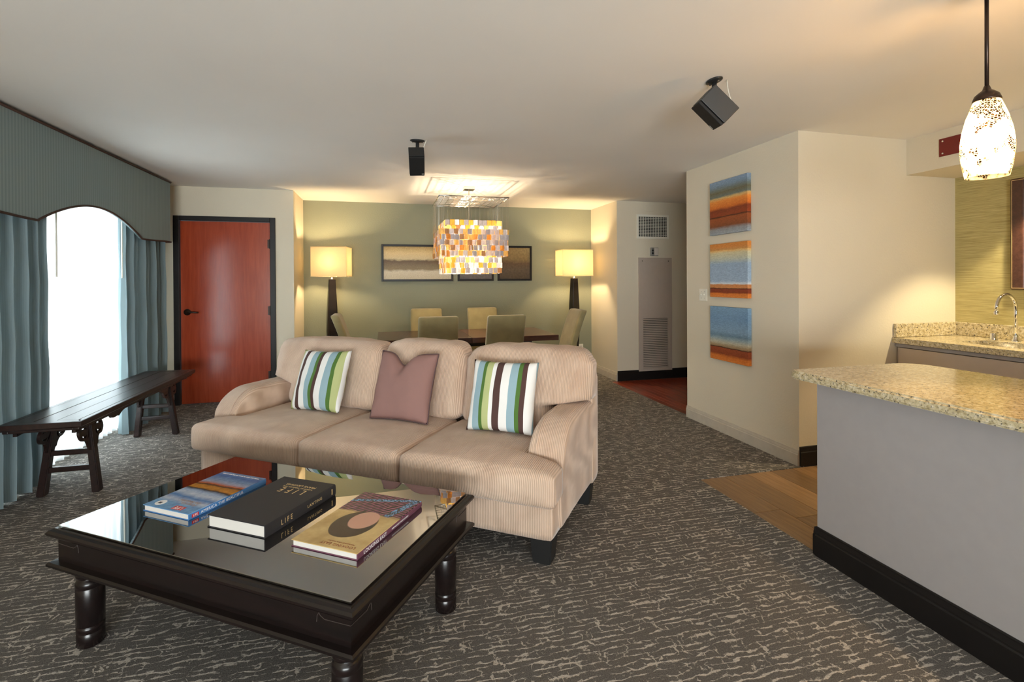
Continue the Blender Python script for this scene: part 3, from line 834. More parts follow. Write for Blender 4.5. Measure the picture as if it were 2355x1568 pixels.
# engraved iron-strap outlines at the apron corners
MT['scratch'] = plain('worn_edge', rgb(66, 56, 52), 0.5)
for sx in (-1, 1):
    for (axis, s_) in (('x', -1), ('x', 1), ('y', -1), ('y', 1)):
        bm = bmesh.new()
        ln = [(.0, .395), (.09, .393), (.105, .401), (.11, .408), (.116, .398), (.118, .380)]
        if axis == 'x': pts = [(sx*(hl-u), s_*(hw+.0006), z) for u, z in ln]
        else: pts = [(s_*(hl+.0006), sx*(hw-u*.8), z) for u, z in ln]
        tube(bm, pts, .0010, 5); obj('strap_outline', bm, MT['scratch'], tbl)

# ------------------------------------------------------------------ books
def book(name, label, loc, rz, w, l, th, cover, pagem, spine_round=.006, covth=.003, spine_mat=None):
    e = tag(empty(name, loc, rz), label, 'book', 'books on the coffee table')
    boxm('page_block', (-w/2+.006, w/2-.006, -l/2+.004, l/2-.004, covth, th-covth), pagem, e)
    boxm('back_cover', (-w/2, w/2, -l/2, l/2, .0003, covth), spine_mat or cover, e, .0008, 1)
    fc = boxm('front_cover', (-w/2, w/2, -l/2, l/2, th-covth, th), cover, e, .0008, 1)
    bm = bmesh.new()
    n = 8; A = []; Bv = []
    for k in range(n+1):
        a = -PI/2+PI*k/n
        xx = w/2-.002+spine_round*math.cos(a); zz = th/2+.5*(th-.0006)*math.sin(a)
        A.append(bm.verts.new((xx, -l/2, zz))); Bv.append(bm.verts.new((xx, l/2, zz)))
    for k in range(n): bm.faces.new((A[k], A[k+1], Bv[k+1], Bv[k]))
    bm.faces.new((A[0], Bv[0], Bv[-1], A[-1])); bm.faces.new(A[::-1]); bm.faces.new(Bv)
    sp = obj('spine', bm, spine_mat or cover, e)
    return e, fc, sp
TZ = .4616
RT = Matrix.Rotation(PI, 4, 'Z')            # the covers lie upside down to the viewer
def on_cover(x, y, z): return Matrix.Translation((x, y, z)) @ RT
def on_spine(xs, y, z): return Matrix.Translation((xs, y, z)) @ Matrix.Rotation(PI/2, 4, 'Z') @ Matrix.Rotation(PI/2, 4, 'X')
W1_, L1_, T1_ = .250, .356, .024
lake = m_bands('landscape_print', [(0.0, rgb(110, 158, 204)[:3]), (.14, rgb(120, 164, 208)[:3]), (.22, rgb(178, 190, 212)[:3]), (.30, rgb(86, 132, 190)[:3]), (.38, rgb(186, 200, 218)[:3]), (.45, rgb(152, 176, 210)[:3]), (.50, rgb(40, 44, 46)[:3]), (.53, rgb(190, 130, 44)[:3]), (.60, rgb(176, 120, 44)[:3]), (.635, rgb(44, 34, 26)[:3]), (.66, rgb(180, 96, 44)[:3]), (.72, rgb(150, 160, 186)[:3]), (.80, rgb(112, 144, 184)[:3]), (.90, rgb(66, 108, 168)[:3]), (1.0, rgb(120, 150, 190)[:3])], 'Y', -L1_/2, L1_/2, .25, .055, 7, .30)
bluesp = plain('blue_jacket', rgb(70, 122, 180), .25)
e, fc, sp = book('book', 'glossy blue landscape photo book with a lake, left of the black book', (-.721, 2.295, TZ), math.radians(-34.5), W1_, L1_, T1_, lake, MT['page'], .004, .0025, bluesp)
zt = T1_+.0003
boxm('logo_patch', (.012, .066, -.166, -.140, T1_, zt+.0001), MT['ink_red'], e)
text('cover_logo', 'LIFE', .026, MT['ink_white'], e, on_cover(.039, -.153, zt+.0002), sx=.95)
text('cover_title', 'America', .026, MT['ink_tan'], e, on_cover(.045, -.118, zt), sx=.9)
text('cover_title', 'the Beautiful', .024, MT['ink_tan'], e, on_cover(.030, -.100, zt), sx=.9)
bm = bmesh.new(); lathe(bm, [(.021, 0), (.021, .0004)], 28, (-.075, -.142, T1_)); obj('round_sticker', bm, MT['ink_white'], e)
bm = bmesh.new(); bbox(bm, -.083, -.068, -.150, -.138, T1_+.0004, T1_+.0008); obj('sticker_print', bm, MT['ink_black'], e)
bm = bmesh.new(); x = -.108
for wd in (.020, .008, .018, .016, .012, .026, .010, .022, .018, .026):
    if x+wd > .112: break
    bbox(bm, x, x+wd, .158, .1625, T1_, T1_+.0004); x += wd+.004
obj('print_line', bm, MT['ink_white'], e)
text('spine_title', 'AMERICA THE BEAUTIFUL', .015, MT['ink_white'], e, on_spine(W1_/2+.0027, -.035, T1_/2), spacing=1.12)
bm = bmesh.new(); bbox(bm, W1_/2+.0016, W1_/2+.0022, -.166, -.138, .006, .018); obj('logo_patch', bm, MT['ink_red'], e)
text('spine_logo', 'LIFE', .011, MT['ink_white'], e, on_spine(W1_/2+.0027, -.152, T1_/2))

W2_, L2_, T2_ = .268, .368, .046
e, fc, sp = book('book', 'thick black cloth book with gold lettering between the two photo books', (-.421, 2.087, TZ), math.radians(-33.5), W2_, L2_, T2_, MT['bookblack'], MT['page'], .005, .0035)
zt = T2_+.0003
text('cover_title', 'LIFE', .056, MT['gold'], e, on_cover(.012, .075, zt), spacing=1.9, sx=.72)
text('cover_subtitle', 'A JOURNEY THROUGH TIME', .0105, MT['gold'], e, on_cover(.012, .104, zt), spacing=1.1)
text('cover_author', 'FRANS LANTING', .019, MT['gold'], e, on_cover(.012, .124, zt), spacing=1.05)
text('spine_title', 'LIFE', .027, MT['gold'], e, on_spine(W2_/2+.0034, -.085, T2_/2), spacing=1.7, sx=.75)
text('spine_author', 'LANTING', .016, MT['gold'], e, on_spine(W2_/2+.0034, .060, T2_/2), spacing=1.25)
bm = bmesh.new(); bbox(bm, W2_/2+.0022, W2_/2+.0033, .158, .163, .012, .034); obj('spine_mark', bm, MT['gold'], e)

W3_, L3_, T3_ = .268, .398, .023
def m_portrait():
    t = NT('portrait_print'); v = t.coord(); s = t.n('ShaderNodeSeparateXYZ'); t.t.links.new(v, s.inputs[0])
    X, Y = s.outputs['X'], s.outputs['Y']
    wob = t.math('MULTIPLY', t.math('SUBTRACT', t.noise(v, 14, 3), .5), .35)
    def ell(cx, cy, rx, ry, soft_=8.0):
        a = t.math('POWER', t.math('ABSOLUTE', t.math('DIVIDE', t.math('SUBTRACT', X, cx), rx)), 2.0)
        c = t.math('POWER', t.math('ABSOLUTE', t.math('DIVIDE', t.math('SUBTRACT', Y, cy), ry)), 2.0)
        d_ = t.math('ADD', t.math('ADD', a, c), t.math('MULTIPLY', wob, .5))
        return t.math('MULTIPLY', t.math('SUBTRACT', 1.0, d_), soft_, True)
    col = t.ramp(t.noise(v, 7, 4, .6), [(.3, rgb(176, 146, 92)[:3]), (.7, rgb(222, 196, 138)[:3])])
    body = t.math('MULTIPLY', t.math('SUBTRACT', t.math('ADD', Y, t.math('MULTIPLY', wob, .12)), .035), 60.0, True)
    wv = t.n('ShaderNodeTexWave'); t.t.links.new(t.coord(rot=(0, 0, .7)), wv.inputs['Vector']); wv.inputs['Scale'].default_value = 22; wv.inputs['Distortion'].default_value = 4
    cloth = t.ramp(wv.outputs['Fac'], [(.55, rgb(48, 34, 38)[:3]), (.9, rgb(150, 92, 124)[:3])])
    col = t.mix(body, col, cloth)
    sp_ = t.ramp(t.noise(v, 150, 2), [(.42, rgb(40, 48, 66)[:3]), (.58, rgb(110, 158, 206)[:3])])
    band = t.math('MULTIPLY', t.math('SUBTRACT', .016, t.math('ABSOLUTE', t.math('SUBTRACT', t.math('SUBTRACT', X, .065), t.math('MULTIPLY', Y, .28)))), 300.0, True)
    band2 = t.math('MULTIPLY', t.math('SUBTRACT', .011, t.math('ABSOLUTE', t.math('SUBTRACT', t.math('ADD', Y, t.math('MULTIPLY', X, -.30)), .158))), 300.0, True)
    col = t.mix(t.math('MULTIPLY', t.math('MAXIMUM', band, band2), body), col, sp_)
    col = t.mix(ell(0.0, -.040, .082, .098, 12.0), col, rgb(52, 40, 34))
    col = t.mix(ell(.016, -.006, .054, .066, 7.0), col, rgb(206, 158, 140))
    return t.done(t.bsdf(col, .25, spec=.5))
purple = plain('plum_jacket', rgb(106, 62, 82), .3)
e, fc, sp = book('book', 'tan and purple portrait photo book at the right end of the coffee table', (-.09, 1.875, TZ), math.radians(-34.5), W3_, L3_, T3_, m_portrait(), MT['page'], .004, .0028, purple)
zt = T3_+.0003
text('cover_title', 'LOOKING EAST', .0185, MT['ink_brown'], e, on_cover(.04, -.176, zt), spacing=1.08)
text('cover_author', 'PORTRAITS BY STEVE MCCURRY', .0075, MT['ink_brown'], e, on_cover(.04, -.160, zt))
text('spine_title', 'LOOKING EAST', .0175, MT['ink_white'], e, on_spine(W3_/2+.0027, -.105, T3_/2), spacing=1.05)
text('spine_author', 'PORTRAITS BY STEVE MCCURRY', .0075, MT['ink_white'], e, on_spine(W3_/2+.0027, .045, T3_/2))

# ------------------------------------------------------------------ dining table and chairs
dt = tag(empty('dining_table', (.90, 5.675, 0)), 'long dark brown dining table with a centre seam under the chandelier', 'table')
boxm('table_leaf', (-.985, -.001, -.475, .475, .69, .75), MT['dining'], dt, .003)
boxm('table_leaf', (.001, .985, -.475, .475, .69, .75), MT['dining'], dt, .003)
for s_ in (-1, 1):
    bm = bmesh.new(); bbox(bm, s_*.55-.06, s_*.55+.06, -.20, .20, .06, .62, bev=.006); obj('pedestal', bm, MT['dining'], dt)
    bm = bmesh.new(); bbox(bm, s_*.55-.09, s_*.55+.09, -.38, .38, .001, .06, bev=.01); obj('foot_bar', bm, MT['dining'], dt)
    bm = bmesh.new()
    plate(bm, [(-.28, 0), (.28, 0), (.22, -.05), (.10, -.075), (-.10, -.075), (-.22, -.05)], .12, lambda u, vv, w, s_=s_: (s_*.55+u, -.06+w, .689+vv)); obj('support_arm', bm, MT['black'], dt)
boxm('under_rail', (-.8, .8, -.05, .05, .60, .688), MT['black'], dt, .004)

def make_chair():
    c = empty('dining_chair')
    obj('seat', soft(-.215, .215, -.23, .22, .36, .475, .03, (12, 12, 6), lambda p, u: Vector((p.x, p.y, p.z+.02*max(0, u[2])*(1-u[0]**2)*(1-u[1]**2)))), MT['olive'], c, True)
    def bk(p, u):
        t = (p.z-.36)/.64
        return Vector((p.x*(1-.03*t), p.y+.02+.17*t**1.6, p.z))
    obj('backrest', soft(-.205, .205, .15, .235, .36, 1.005, .022, (12, 4, 18), bk), MT['olive'], c, True)
    for sx in (-1, 1):
        for sy in (-1, 1):
            bm = bmesh.new(); vs = []
            for z, q, oy in ((.37, .022, 0), (.001, .016, .03 if sy > 0 else 0)):
                for a, d_ in ((-1, -1), (1, -1), (1, 1), (-1, 1)): vs.append(bm.verts.new((sx*.18+a*q, sy*.185+oy+d_*q, z)))
            for i in range(4): bm.faces.new((vs[i], vs[(i+1) % 4], vs[4+(i+1) % 4], vs[4+i]))
            bm.faces.new(vs[:4]); bm.faces.new(vs[4:])
            obj('leg', bm, MT['dining'], c)
    return c
ch0 = make_chair(); first = True
GC = 'olive upholstered chairs round the dining table'
# local +y is the back of the chair
for (x, y, rz, lab) in ((.515, 5.30, PI, 'olive dining chair with its back to the sofa, left of the table seam'),
                        (1.215, 5.30, PI, 'olive dining chair with its back to the sofa, right of the table seam'),
                        (.515, 6.10, 0, 'olive dining chair below the widest framed picture, against the green wall'),
                        (1.255, 6.10, 0, 'olive dining chair below the small middle picture, against the green wall'),
                        (-.14, 5.66, PI/2, 'olive dining chair at the table end beside the left floor lamp'),
                        (1.925, 5.66, -PI/2, 'olive dining chair at the table end in front of the right floor lamp')):
    c = ch0 if first else copy_tree(ch0); first = False
    if rz == PI: y += 0.0
    c.location = (x, y, 0); c.rotation_euler = (0, 0, rz); tag(c, lab, 'chair', GC)

# ------------------------------------------------------------------ floor lamps
def floor_lamp(loc, yaw, label, sw, sd, energy):
    L_ = tag(empty('floor_lamp', loc, 0), label, 'floor lamp', 'floor lamps against the green wall')
    bm = bmesh.new(); bbox(bm, -.13, .13, -.13, .13, .001, .03, bev=.005); obj('base', bm, MT['darkwood'], L_)
    bm = bmesh.new(); rings = []
    for z, a, k in ((.03, .040, .5), (.55, .060, .62), (.74, .066, .70), (1.0, .058, .78), (1.39, .038, .94)):
        q = a*k
        pts = [(a, q), (q, a), (-q, a), (-a, q), (-a, -q), (-q, -a), (q, -a), (a, -q)]
        rings.append([bm.verts.new((x_, y_, z)) for x_, y_ in pts])
    for A, B in zip(rings, rings[1:]):
        for i in range(8): bm.faces.new((A[i], A[(i+1) % 8], B[(i+1) % 8], B[i]))
    bm.faces.new(rings[0][::-1]); bm.faces.new(rings[-1])
    obj('column', bm, MT['darkwood'], L_, rot=(0, 0, .25))
    bm = bmesh.new(); lathe(bm, [(.030, 1.391), (.030, 1.397), (.012, 1.40), (.012, 1.50), (.017, 1.505), (.017, 1.56)], 14); obj('socket', bm, MT['nickel'], L_, True)
    # rectangular shade: thin fabric walls, open at top and bottom
    bm = bmesh.new(); z0, z1 = 1.425, 1.797; th = .003
    def ring(ax, ay, z): return [bm.verts.new((sx*ax, sy*ay, z)) for sx, sy in ((-1, -1), (1, -1), (1, 1), (-1, 1))]
    o0, o1 = ring(sw/2, sd/2, z0), ring(sw/2, sd/2, z1); i0, i1 = ring(sw/2-th, sd/2-th, z0), ring(sw/2-th, sd/2-th, z1)
    for i in range(4):
        j = (i+1) % 4
        bm.faces.new((o0[i], o0[j], o1[j], o1[i])); bm.faces.new((i0[i], i1[i], i1[j], i0[j])); bm.faces.new((o0[i], i0[i], i0[j], o0[j])); bm.faces.new((o1[i], o1[j], i1[j], i1[i]))
    sh = obj('shade', bm, MT['shade'], L_, rot=(0, 0, yaw))
    bm = bmesh.new()
    for z in (z0+.004, z1-.004):
        for (a, b_) in (((-sw/2, -sd/2), (sw/2, -sd/2)), ((sw/2, -sd/2), (sw/2, sd/2)), ((sw/2, sd/2), (-sw/2, sd/2)), ((-sw/2, sd/2), (-sw/2, -sd/2))):
            tube(bm, [(a[0], a[1], z), (b_[0], b_[1], z)], .0035, 6)
    obj('shade_trim', bm, MT['shade'], sh)
    bm = bmesh.new(); tube(bm, [(-sw/2+.004, 0, z1-.03), (sw/2-.004, 0, z1-.03)], .002, 6); tube(bm, [(0, 0, 1.56), (0, 0, z1-.03)], .003, 6); obj('harp', bm, MT['nickel'], sh)
    bm = bmesh.new(); lathe(bm, [(.012, 1.56), (.022, 1.585), (.030, 1.62), (.026, 1.648), (.008, 1.665)], 14)
    obj('bulb', bm, MT['bulb'], L_, True)
    lamp('floor_lamp_light', (loc[0], loc[1], 1.615), energy, WARM, .05)
floor_lamp((-.655, 6.60, 0), -.16, 'dark floor lamp with lit rectangular shade near the red door', .43, .30, 34)
floor_lamp((2.63, 6.60, 0), 0.0, 'dark floor lamp with lit rectangular shade near the hallway corner', .46, .30, 34)

# ------------------------------------------------------------------ framed pictures on the green wall
def framed(name, label, x0, x1, z0, z1, mat, group=None):
    e = tag(empty(name, ((x0+x1)/2, BY-.002, (z0+z1)/2)), label, 'picture', group)
    w_, h_ = (x1-x0)/2, (z1-z0)/2; f = .028
    for nm, dd in (('frame_side', (-w_, -w_+f, -.035, 0, -h_, h_)), ('frame_side', (w_-f, w_, -.035, 0, -h_, h_)), ('frame_rail', (-w_+f, w_-f, -.035, 0, -h_, -h_+f)), ('frame_rail', (-w_+f, w_-f, -.035, 0, h_-f, h_))):
        boxm(nm, dd, MT['black_trim'], e, .002, 1)
    boxm('artwork', (-w_+f, w_-f, -.022, -.004, -h_+f, h_-f), mat, e)
    return e
GP = 'framed abstract pictures on the green wall'
hz = .25
p1 = m_bands('marsh_painting', [(0, rgb(196, 186, 160)[:3]), (.22, rgb(206, 198, 176)[:3]), (.30, rgb(134, 120, 92)[:3]), (.45, rgb(120, 104, 80)[:3]), (.56, rgb(96, 78, 58)[:3]), (.63, rgb(206, 190, 150)[:3]), (.80, rgb(214, 192, 142)[:3]), (1, rgb(176, 148, 92)[:3])], 'Z', -.22, .22, .45, .07, 7, .3, (1.5, 1, 3))
p2 = m_bands('slate_painting', [(0, rgb(96, 92, 90)[:3]), (.3, rgb(112, 108, 108)[:3]), (.6, rgb(150, 136, 112)[:3]), (1, rgb(170, 150, 112)[:3])], 'Z', -.22, .22, .45, .08, 6, .25)
p3 = m_bands('umber_painting', [(0, rgb(78, 64, 48)[:3]), (.3, rgb(92, 80, 64)[:3]), (.5, rgb(98, 78, 58)[:3]), (.6, rgb(128, 108, 72)[:3]), (1, rgb(154, 132, 88)[:3])], 'Z', -.22, .22, .45, .10, 6, .28)
framed('framed_picture', 'wide black-framed abstract landscape, the widest on the green wall', -.047, .925, 1.362, 1.866, p1, GP)
framed('framed_picture', 'black-framed grey abstract picture half hidden behind the chandelier', .990, 1.505, 1.362, 1.866, p2, GP)
framed('framed_picture', 'black-framed brown abstract picture right of the chandelier', 1.566, 2.075, 1.362, 1.866, p3, GP)
o = tag(empty('wall_outlet', (2.85, BY, .345)), 'almond outlet plate low on the green wall near the hallway', 'outlet')
boxm('plate', (-.036, .036, -.006, 0, -.06, .06), MT['white'], o, .002)
for z in (-.022, .022): boxm('socket', (-.014, .014, -.008, -.006, z-.014, z+.014), MT['offwhite'], o, .001, 1)

# ------------------------------------------------------------------ chandelier
CX, CY = .935, 5.56
chd = tag(empty('chandelier', (CX, CY, 1.44)), 'tiered square chandelier of amber and pearl shell panels over the dining table', 'chandelier')
Z0 = -1.44
boxm('canopy', (-.06, .06, -.06, .06, CEIL-.03+Z0, CEIL+Z0-.0005), MT['chrome'], chd, .003)
bm = bmesh.new(); tube(bm, [(0, 0, CEIL-.03+Z0), (0, 0, 1.95+Z0)], .007, 8); obj('stem', bm, MT['nickel'], chd)
FZ, FH = 2.265, .375
bm = bmesh.new()
sq = [(-FH, -FH), (FH, -FH), (FH, FH), (-FH, FH)]
for i in range(4): tube(bm, [(*sq[i], FZ+Z0), (*sq[(i+1) % 4], FZ+Z0)], .008, 6)
for k in range(-5, 6):
    t_ = k/6*FH
    tube(bm, [(t_, -FH, FZ+Z0), (t_, FH, FZ+Z0)], .0028, 5); tube(bm, [(-FH, t_, FZ+Z0), (FH, t_, FZ+Z0)], .0028, 5)
for s_ in ((-FH, -FH), (FH, -FH), (FH, FH), (-FH, FH)): tube(bm, [(*s_, FZ+Z0), (0, 0, FZ+Z0)], .006, 6)
obj('wire_frame', bm, MT['chrome'], chd, True)
bm = bmesh.new()
for sx in (-1, 1):
    for sy in (-1, 1): tube(bm, [(sx*.04, sy*.04, CEIL-.03+Z0), (sx*.22, sy*.22, FZ+Z0)], .0012, 4)
obj('suspension_wires', bm, MT['nickel'], chd)
pw, ph = .047, .0575
meshes = []
for ci, cm in enumerate(CAPIZ):
    bm = bmesh.new(); n = 3; F = []; Bk = []
    for k in range(n+1):
        a = (-.5+k/n); bow = .003*math.cos(a*PI)
        F.append((bm.verts.new((a*pw, -bow-.0008, 0)), bm.verts.new((a*pw, -bow-.0008, -ph*.985)))); Bk.append((bm.verts.new((a*pw, -bow+.0008, 0)), bm.verts.new((a*pw, -bow+.0008, -ph*.985))))
    for k in range(n):
        bm.faces.new((F[k][0], F[k+1][0], F[k+1][1], F[k][1])); bm.faces.new((Bk[k][0], Bk[k][1], Bk[k+1][1], Bk[k+1][0]))
        bm.faces.new((F[k][0], Bk[k][0], Bk[k+1][0], F[k+1][0])); bm.faces.new((F[k][1], F[k+1][1], Bk[k+1][1], Bk[k][1]))
    for k in (0, n): bm.faces.new((F[k][0], F[k][1], Bk[k][1], Bk[k][0]))
    me = bpy.data.meshes.new('shell_panel'); bmesh.ops.recalc_face_normals(bm, faces=bm.faces); bm.to_mesh(me); bm.free(); me.materials.append(cm); meshes.append(me)
rnd = random.Random(21)
specs = []
for shell, (half, ztop, rows, np_) in enumerate(((.305, 2.02, 10, 12), (.366, 1.917, 5, 15))):
    for side in range(4):
        for r_ in range(rows):
            for k in range(np_):
                a = (k+.5)/np_*2-1+(.25/np_ if r_ % 2 else -.25/np_)
                hid = shell == 0 and 2 <= r_ < 7
                ang = side*PI/2
                loc = Vector((a*half, -half-rnd.uniform(0, .012), ztop-r_*ph+Z0-rnd.uniform(0, .004)))
                loc = Matrix.Rotation(ang, 3, 'Z') @ loc
                # what shows largest from the living room: the front, then the two flanks, hidden rows last
                pri = (0 if side == 0 else 1 if side in (1, 3) else 3)+(4 if hid else 0)+rnd.random()*.1
                specs.append((pri, loc, ang+rnd.uniform(-.25, .25), rnd.uniform(-.05, .05), rnd.choices(range(5), (32, 18, 18, 22, 10))[0]))
specs.sort(key=lambda s: s[0])
for pri, loc, ang, tilt, ci in specs[:290]:
    o = bpy.data.objects.new('shell_panel', meshes[ci]); link(o, chd); o.location = loc; o.rotation_euler = (tilt, 0, ang)
bm = bmesh.new()
for pri, loc, ang, tilt, ci in specs[290:]:
    M_ = Matrix.Translation(loc) @ Matrix.Rotation(ang, 4, 'Z') @ Matrix.Rotation(tilt, 4, 'X')
    nv0 = len(bm.verts); nf0 = len(bm.faces)
    bm.from_mesh(meshes[ci]); bm.verts.ensure_lookup_table(); bm.faces.ensure_lookup_table()
    for v_ in bm.verts[nv0:]: v_.co = M_ @ v_.co
    for f_ in bm.faces[nf0:]: f_.material_index = ci
o = obj('shell_panel_strands', bm, CAPIZ, chd); o['kind'] = 'stuff'
bm = bmesh.new()
for half, zt_, n_ in ((.305, 2.02, 12), (.378, 1.917, 15)):
    for side in range(4):
        R_ = Matrix.Rotation(side*PI/2, 3, 'Z')
        for k in range(n_):
            a = ((k+.5)/n_*2-1)*half
            tube(bm, [R_ @ Vector((a, -half, zt_+Z0)), R_ @ Vector((a*FH/.378, -min(half, FH), FZ+Z0))], .0008, 4)
obj('hanging_wires', bm, MT['nickel'], chd)['kind'] = 'stuff'
for i, (dx, dy, dz) in enumerate(((-.14, -.14, 1.80), (.14, -.14, 1.82), (.14, .14, 1.78), (-.14, .14, 1.82), (0, 0, 1.60))):
    bm = bmesh.new(); lathe(bm, [(.006, -.05), (.014, -.03), (.018, -.005), (.012, .02), (.003, .03)], 12, (dx, dy, dz+Z0))
    obj('bulb', bm, MT['bulb'], chd, True)
    lamp('chandelier_light', (CX+dx, CY+dy, dz-.005), 9.0, (1, .82, .56), .02)

# ------------------------------------------------------------------ ceiling speakers
def speaker(label, anchor, corner, e_, a_, b_, plate_at, yawp):
    """corner: world point on the edge shared by cabinet face and grille face; e_, a_, b_ in metres along (right, up, away)."""
    rh = (Vector(corner)-Vector((0, 0, CAM_H))).normalized(); R1 = (RIGHT-rh*RIGHT.dot(rh)).normalized(); U1 = R1.cross(rh)
    ev, av, bv = [R1*q[0]+U1*q[1]+rh*q[2] for q in (e_, a_, b_)]
    s_ = tag(empty('ceiling_speaker', anchor), label, 'speaker', 'black ceiling speakers'); A0 = Vector(anchor)
    X_ = ev.normalized(); Yv = (av-X_*av.dot(X_)).normalized(); Zv = X_.cross(Yv)
    if Zv.dot(bv) < 0: Zv = -Zv
    lx, ly, lz = ev.length, av.length, bv.length
    c0 = Vector(corner)-A0
    def bx3(name, mat, x0, x1, y0, y1, z0, z1, bev=.003, parent=s_):
        bm = bmesh.new(); bbox(bm, x0, x1, y0, y1, z0, z1, bev=bev)
        for v_ in bm.verts: v_.co = c0+X_*v_.co.x+Yv*v_.co.y+Zv*v_.co.z
        return obj(name, bm, mat, parent)
    g_ = .018                                # grille occupies the first slice behind the shared edge
    cab = bx3('cabinet', MT['black'], 0, lx, g_, ly, 0, lz)
    gr = bx3('grille', MT['grille'], .002, lx-.002, 0, g_-.003, .002, lz-.002, .004)
    bx3('badge', MT['silver'], lx*.80, lx*.95, -.0012, .0, lz*.86, lz*.92, 0, gr)
    # bracket: ceiling plate, neck and swivel into the back of the cabinet
    bm = bmesh.new(); lathe(bm, [(.055, -.0005), (.055, -.006), (.035, -.014), (.018, -.018)], 24, (plate_at[0]-A0.x, plate_at[1]-A0.y, CEIL-A0.z), sx=.62 if yawp else 1, sy=1 if yawp else .62); br = obj('ceiling_plate', bm, MT['black'], s_, True)
    pend = c0+X_*lx*.5+Yv*ly*.9+Zv*lz*.35
    top = Vector((plate_at[0], plate_at[1], CEIL-.016))-A0
    bm = bmesh.new(); mid = Vector((top.x, top.y, top.z-.045)); tube(bm, [top, mid, pend], [.013, .014, .013], 10); obj('neck', bm, MT['black'], s_, True)
    for q in (-1, 1):
        bm = bmesh.new(); off = Vector((0, q*.036, 0)) if yawp else Vector((q*.036, 0, 0)); lathe(bm, [(.005, -.004), (.004, 0)], 8, tuple(top+off+Vector((0, 0, .002)))); obj('screw', bm, MT['chrome'], br)
    w0 = Vector((plate_at[0]+.065, plate_at[1]-.02, CEIL-.001))-A0; w1 = c0+X_*lx*.86+Yv*(ly+.004)+Zv*lz*.3
    ctl = (w0+w1)/2+Vector((-.02, 0, -.01)) if yawp else (w0+w1)/2
    bm = bmesh.new(); pts = [w0*(1-t)**2+ctl*2*t*(1-t)+w1*t*t for t in [i/10 for i in range(11)]]; tube(bm, pts, .0028, 6); obj('cable', bm, MT['white'], s_, True)
def ray(x, y): return fw*CAM_F+RIGHT*(x-1177.5)+UP*(CAM_CY-y)
def at_depth(x, y, d_): q = ray(x, y); return Vector((0, 0, CAM_H))+q*(d_/CAM_F)
# photo measurements give the cabinet edges; depth along the view axis fixes their real size
k1 = 3.62/CAM_F
speaker('small black speaker on the ceiling above the middle of the sofa', (.24, 3.80, CEIL), at_depth(940, 362, 3.62), (36*k1, 0, 0), (0, 23.5*k1, 24*k1), (0, -43*k1, 43*k1), (.245, 3.80), False)
k2 = 2.50/CAM_F
speaker('larger-looking black speaker tilted on the ceiling near the canvases', (1.72, 2.28, CEIL), at_depth(1606, 235, 2.50), (58*k2, -51*k2, 4*k2), (33*k2, 39*k2, 20*k2), (-16*k2, -14.5*k2, 54*k2), (1.725, 2.29), True)

# ------------------------------------------------------------------ canvases and switch on the right wall
def canvas(label, zc, mat):
    e = tag(empty('canvas_painting', (AX-.001, 3.625, zc)), label, 'painting', 'three stacked canvases on the right wall')
    boxm('canvas', (-.036, 0, -.240, .240, -.236, .236), mat, e, .003)
c1 = m_bands('dusk_canvas', [(0, rgb(150, 158, 168)[:3]), (.09, rgb(140, 140, 142)[:3]), (.15, rgb(126, 70, 40)[:3]), (.30, rgb(150, 78, 40)[:3]), (.325, rgb(60, 30, 22)[:3]), (.34, rgb(140, 62, 30)[:3]), (.45, rgb(128, 56, 30)[:3]), (.50, rgb(206, 110, 40)[:3]), (.62, rgb(224, 140, 60)[:3]), (.67, rgb(206, 170, 110)[:3]), (.70, rgb(110, 120, 112)[:3]), (.78, rgb(108, 102, 78)[:3]), (.84, rgb(112, 122, 118)[:3]), (.92, rgb(124, 146, 168)[:3]), (1, rgb(132, 152, 178)[:3])], 'Z', -.236, .236, .5, .022, 7, .32, (1, 1.2, 4))
c2 = m_bands('dawn_canvas', [(0, rgb(216, 130, 60)[:3]), (.07, rgb(206, 116, 48)[:3]), (.09, rgb(128, 54, 32)[:3]), (.155, rgb(134, 60, 38)[:3]), (.17, rgb(50, 28, 24)[:3]), (.18, rgb(196, 130, 80)[:3]), (.235, rgb(190, 128, 80)[:3]), (.255, rgb(206, 214, 220)[:3]), (.30, rgb(150, 172, 196)[:3]), (.62, rgb(146, 168, 192)[:3]), (.70, rgb(184, 190, 176)[:3]), (.82, rgb(202, 194, 158)[:3]), (.865, rgb(220, 176, 110)[:3]), (.88, rgb(196, 140, 80)[:3]), (.94, rgb(206, 132, 64)[:3]), (1, rgb(204, 130, 60)[:3])], 'Z', -.236, .236, .5, .022, 7, .32, (1, 1.2, 4))
c3 = m_bands('noon_canvas', [(0, rgb(210, 124, 56)[:3]), (.08, rgb(206, 116, 50)[:3]), (.13, rgb(140, 66, 38)[:3]), (.235, rgb(150, 74, 44)[:3]), (.25, rgb(40, 28, 26)[:3]), (.262, rgb(160, 128, 94)[:3]), (.30, rgb(168, 150, 120)[:3]), (.34, rgb(190, 186, 164)[:3]), (.42, rgb(140, 162, 174)[:3]), (.47, rgb(104, 132, 152)[:3]), (.55, rgb(126, 156, 184)[:3]), (.8, rgb(112, 146, 180)[:3]), (1, rgb(120, 154, 184)[:3])], 'Z', -.236, .236, .5, .022, 7, .32, (1, 1.2, 4))
canvas('square abstract canvas of grey-blue over burnt orange, topmost of three', 1.990, c1)
canvas('square abstract canvas of pale blue between orange bands, middle of three', 1.437, c2)
canvas('square abstract canvas of deep blue over rust, lowest of three', .883, c3)
o = tag(empty('light_switch', (AX, 4.012, 1.215)), 'almond double light switch plate left of the canvases', 'light switch')
boxm('plate', (-.006, 0, -.057, .057, -.057, .057), MT['white'], o, .002)
for y in (-.023, .023): boxm('toggle', (-.016, -.006, y-.004, y+.004, -.006, .010), MT['white'], o, .001, 1)
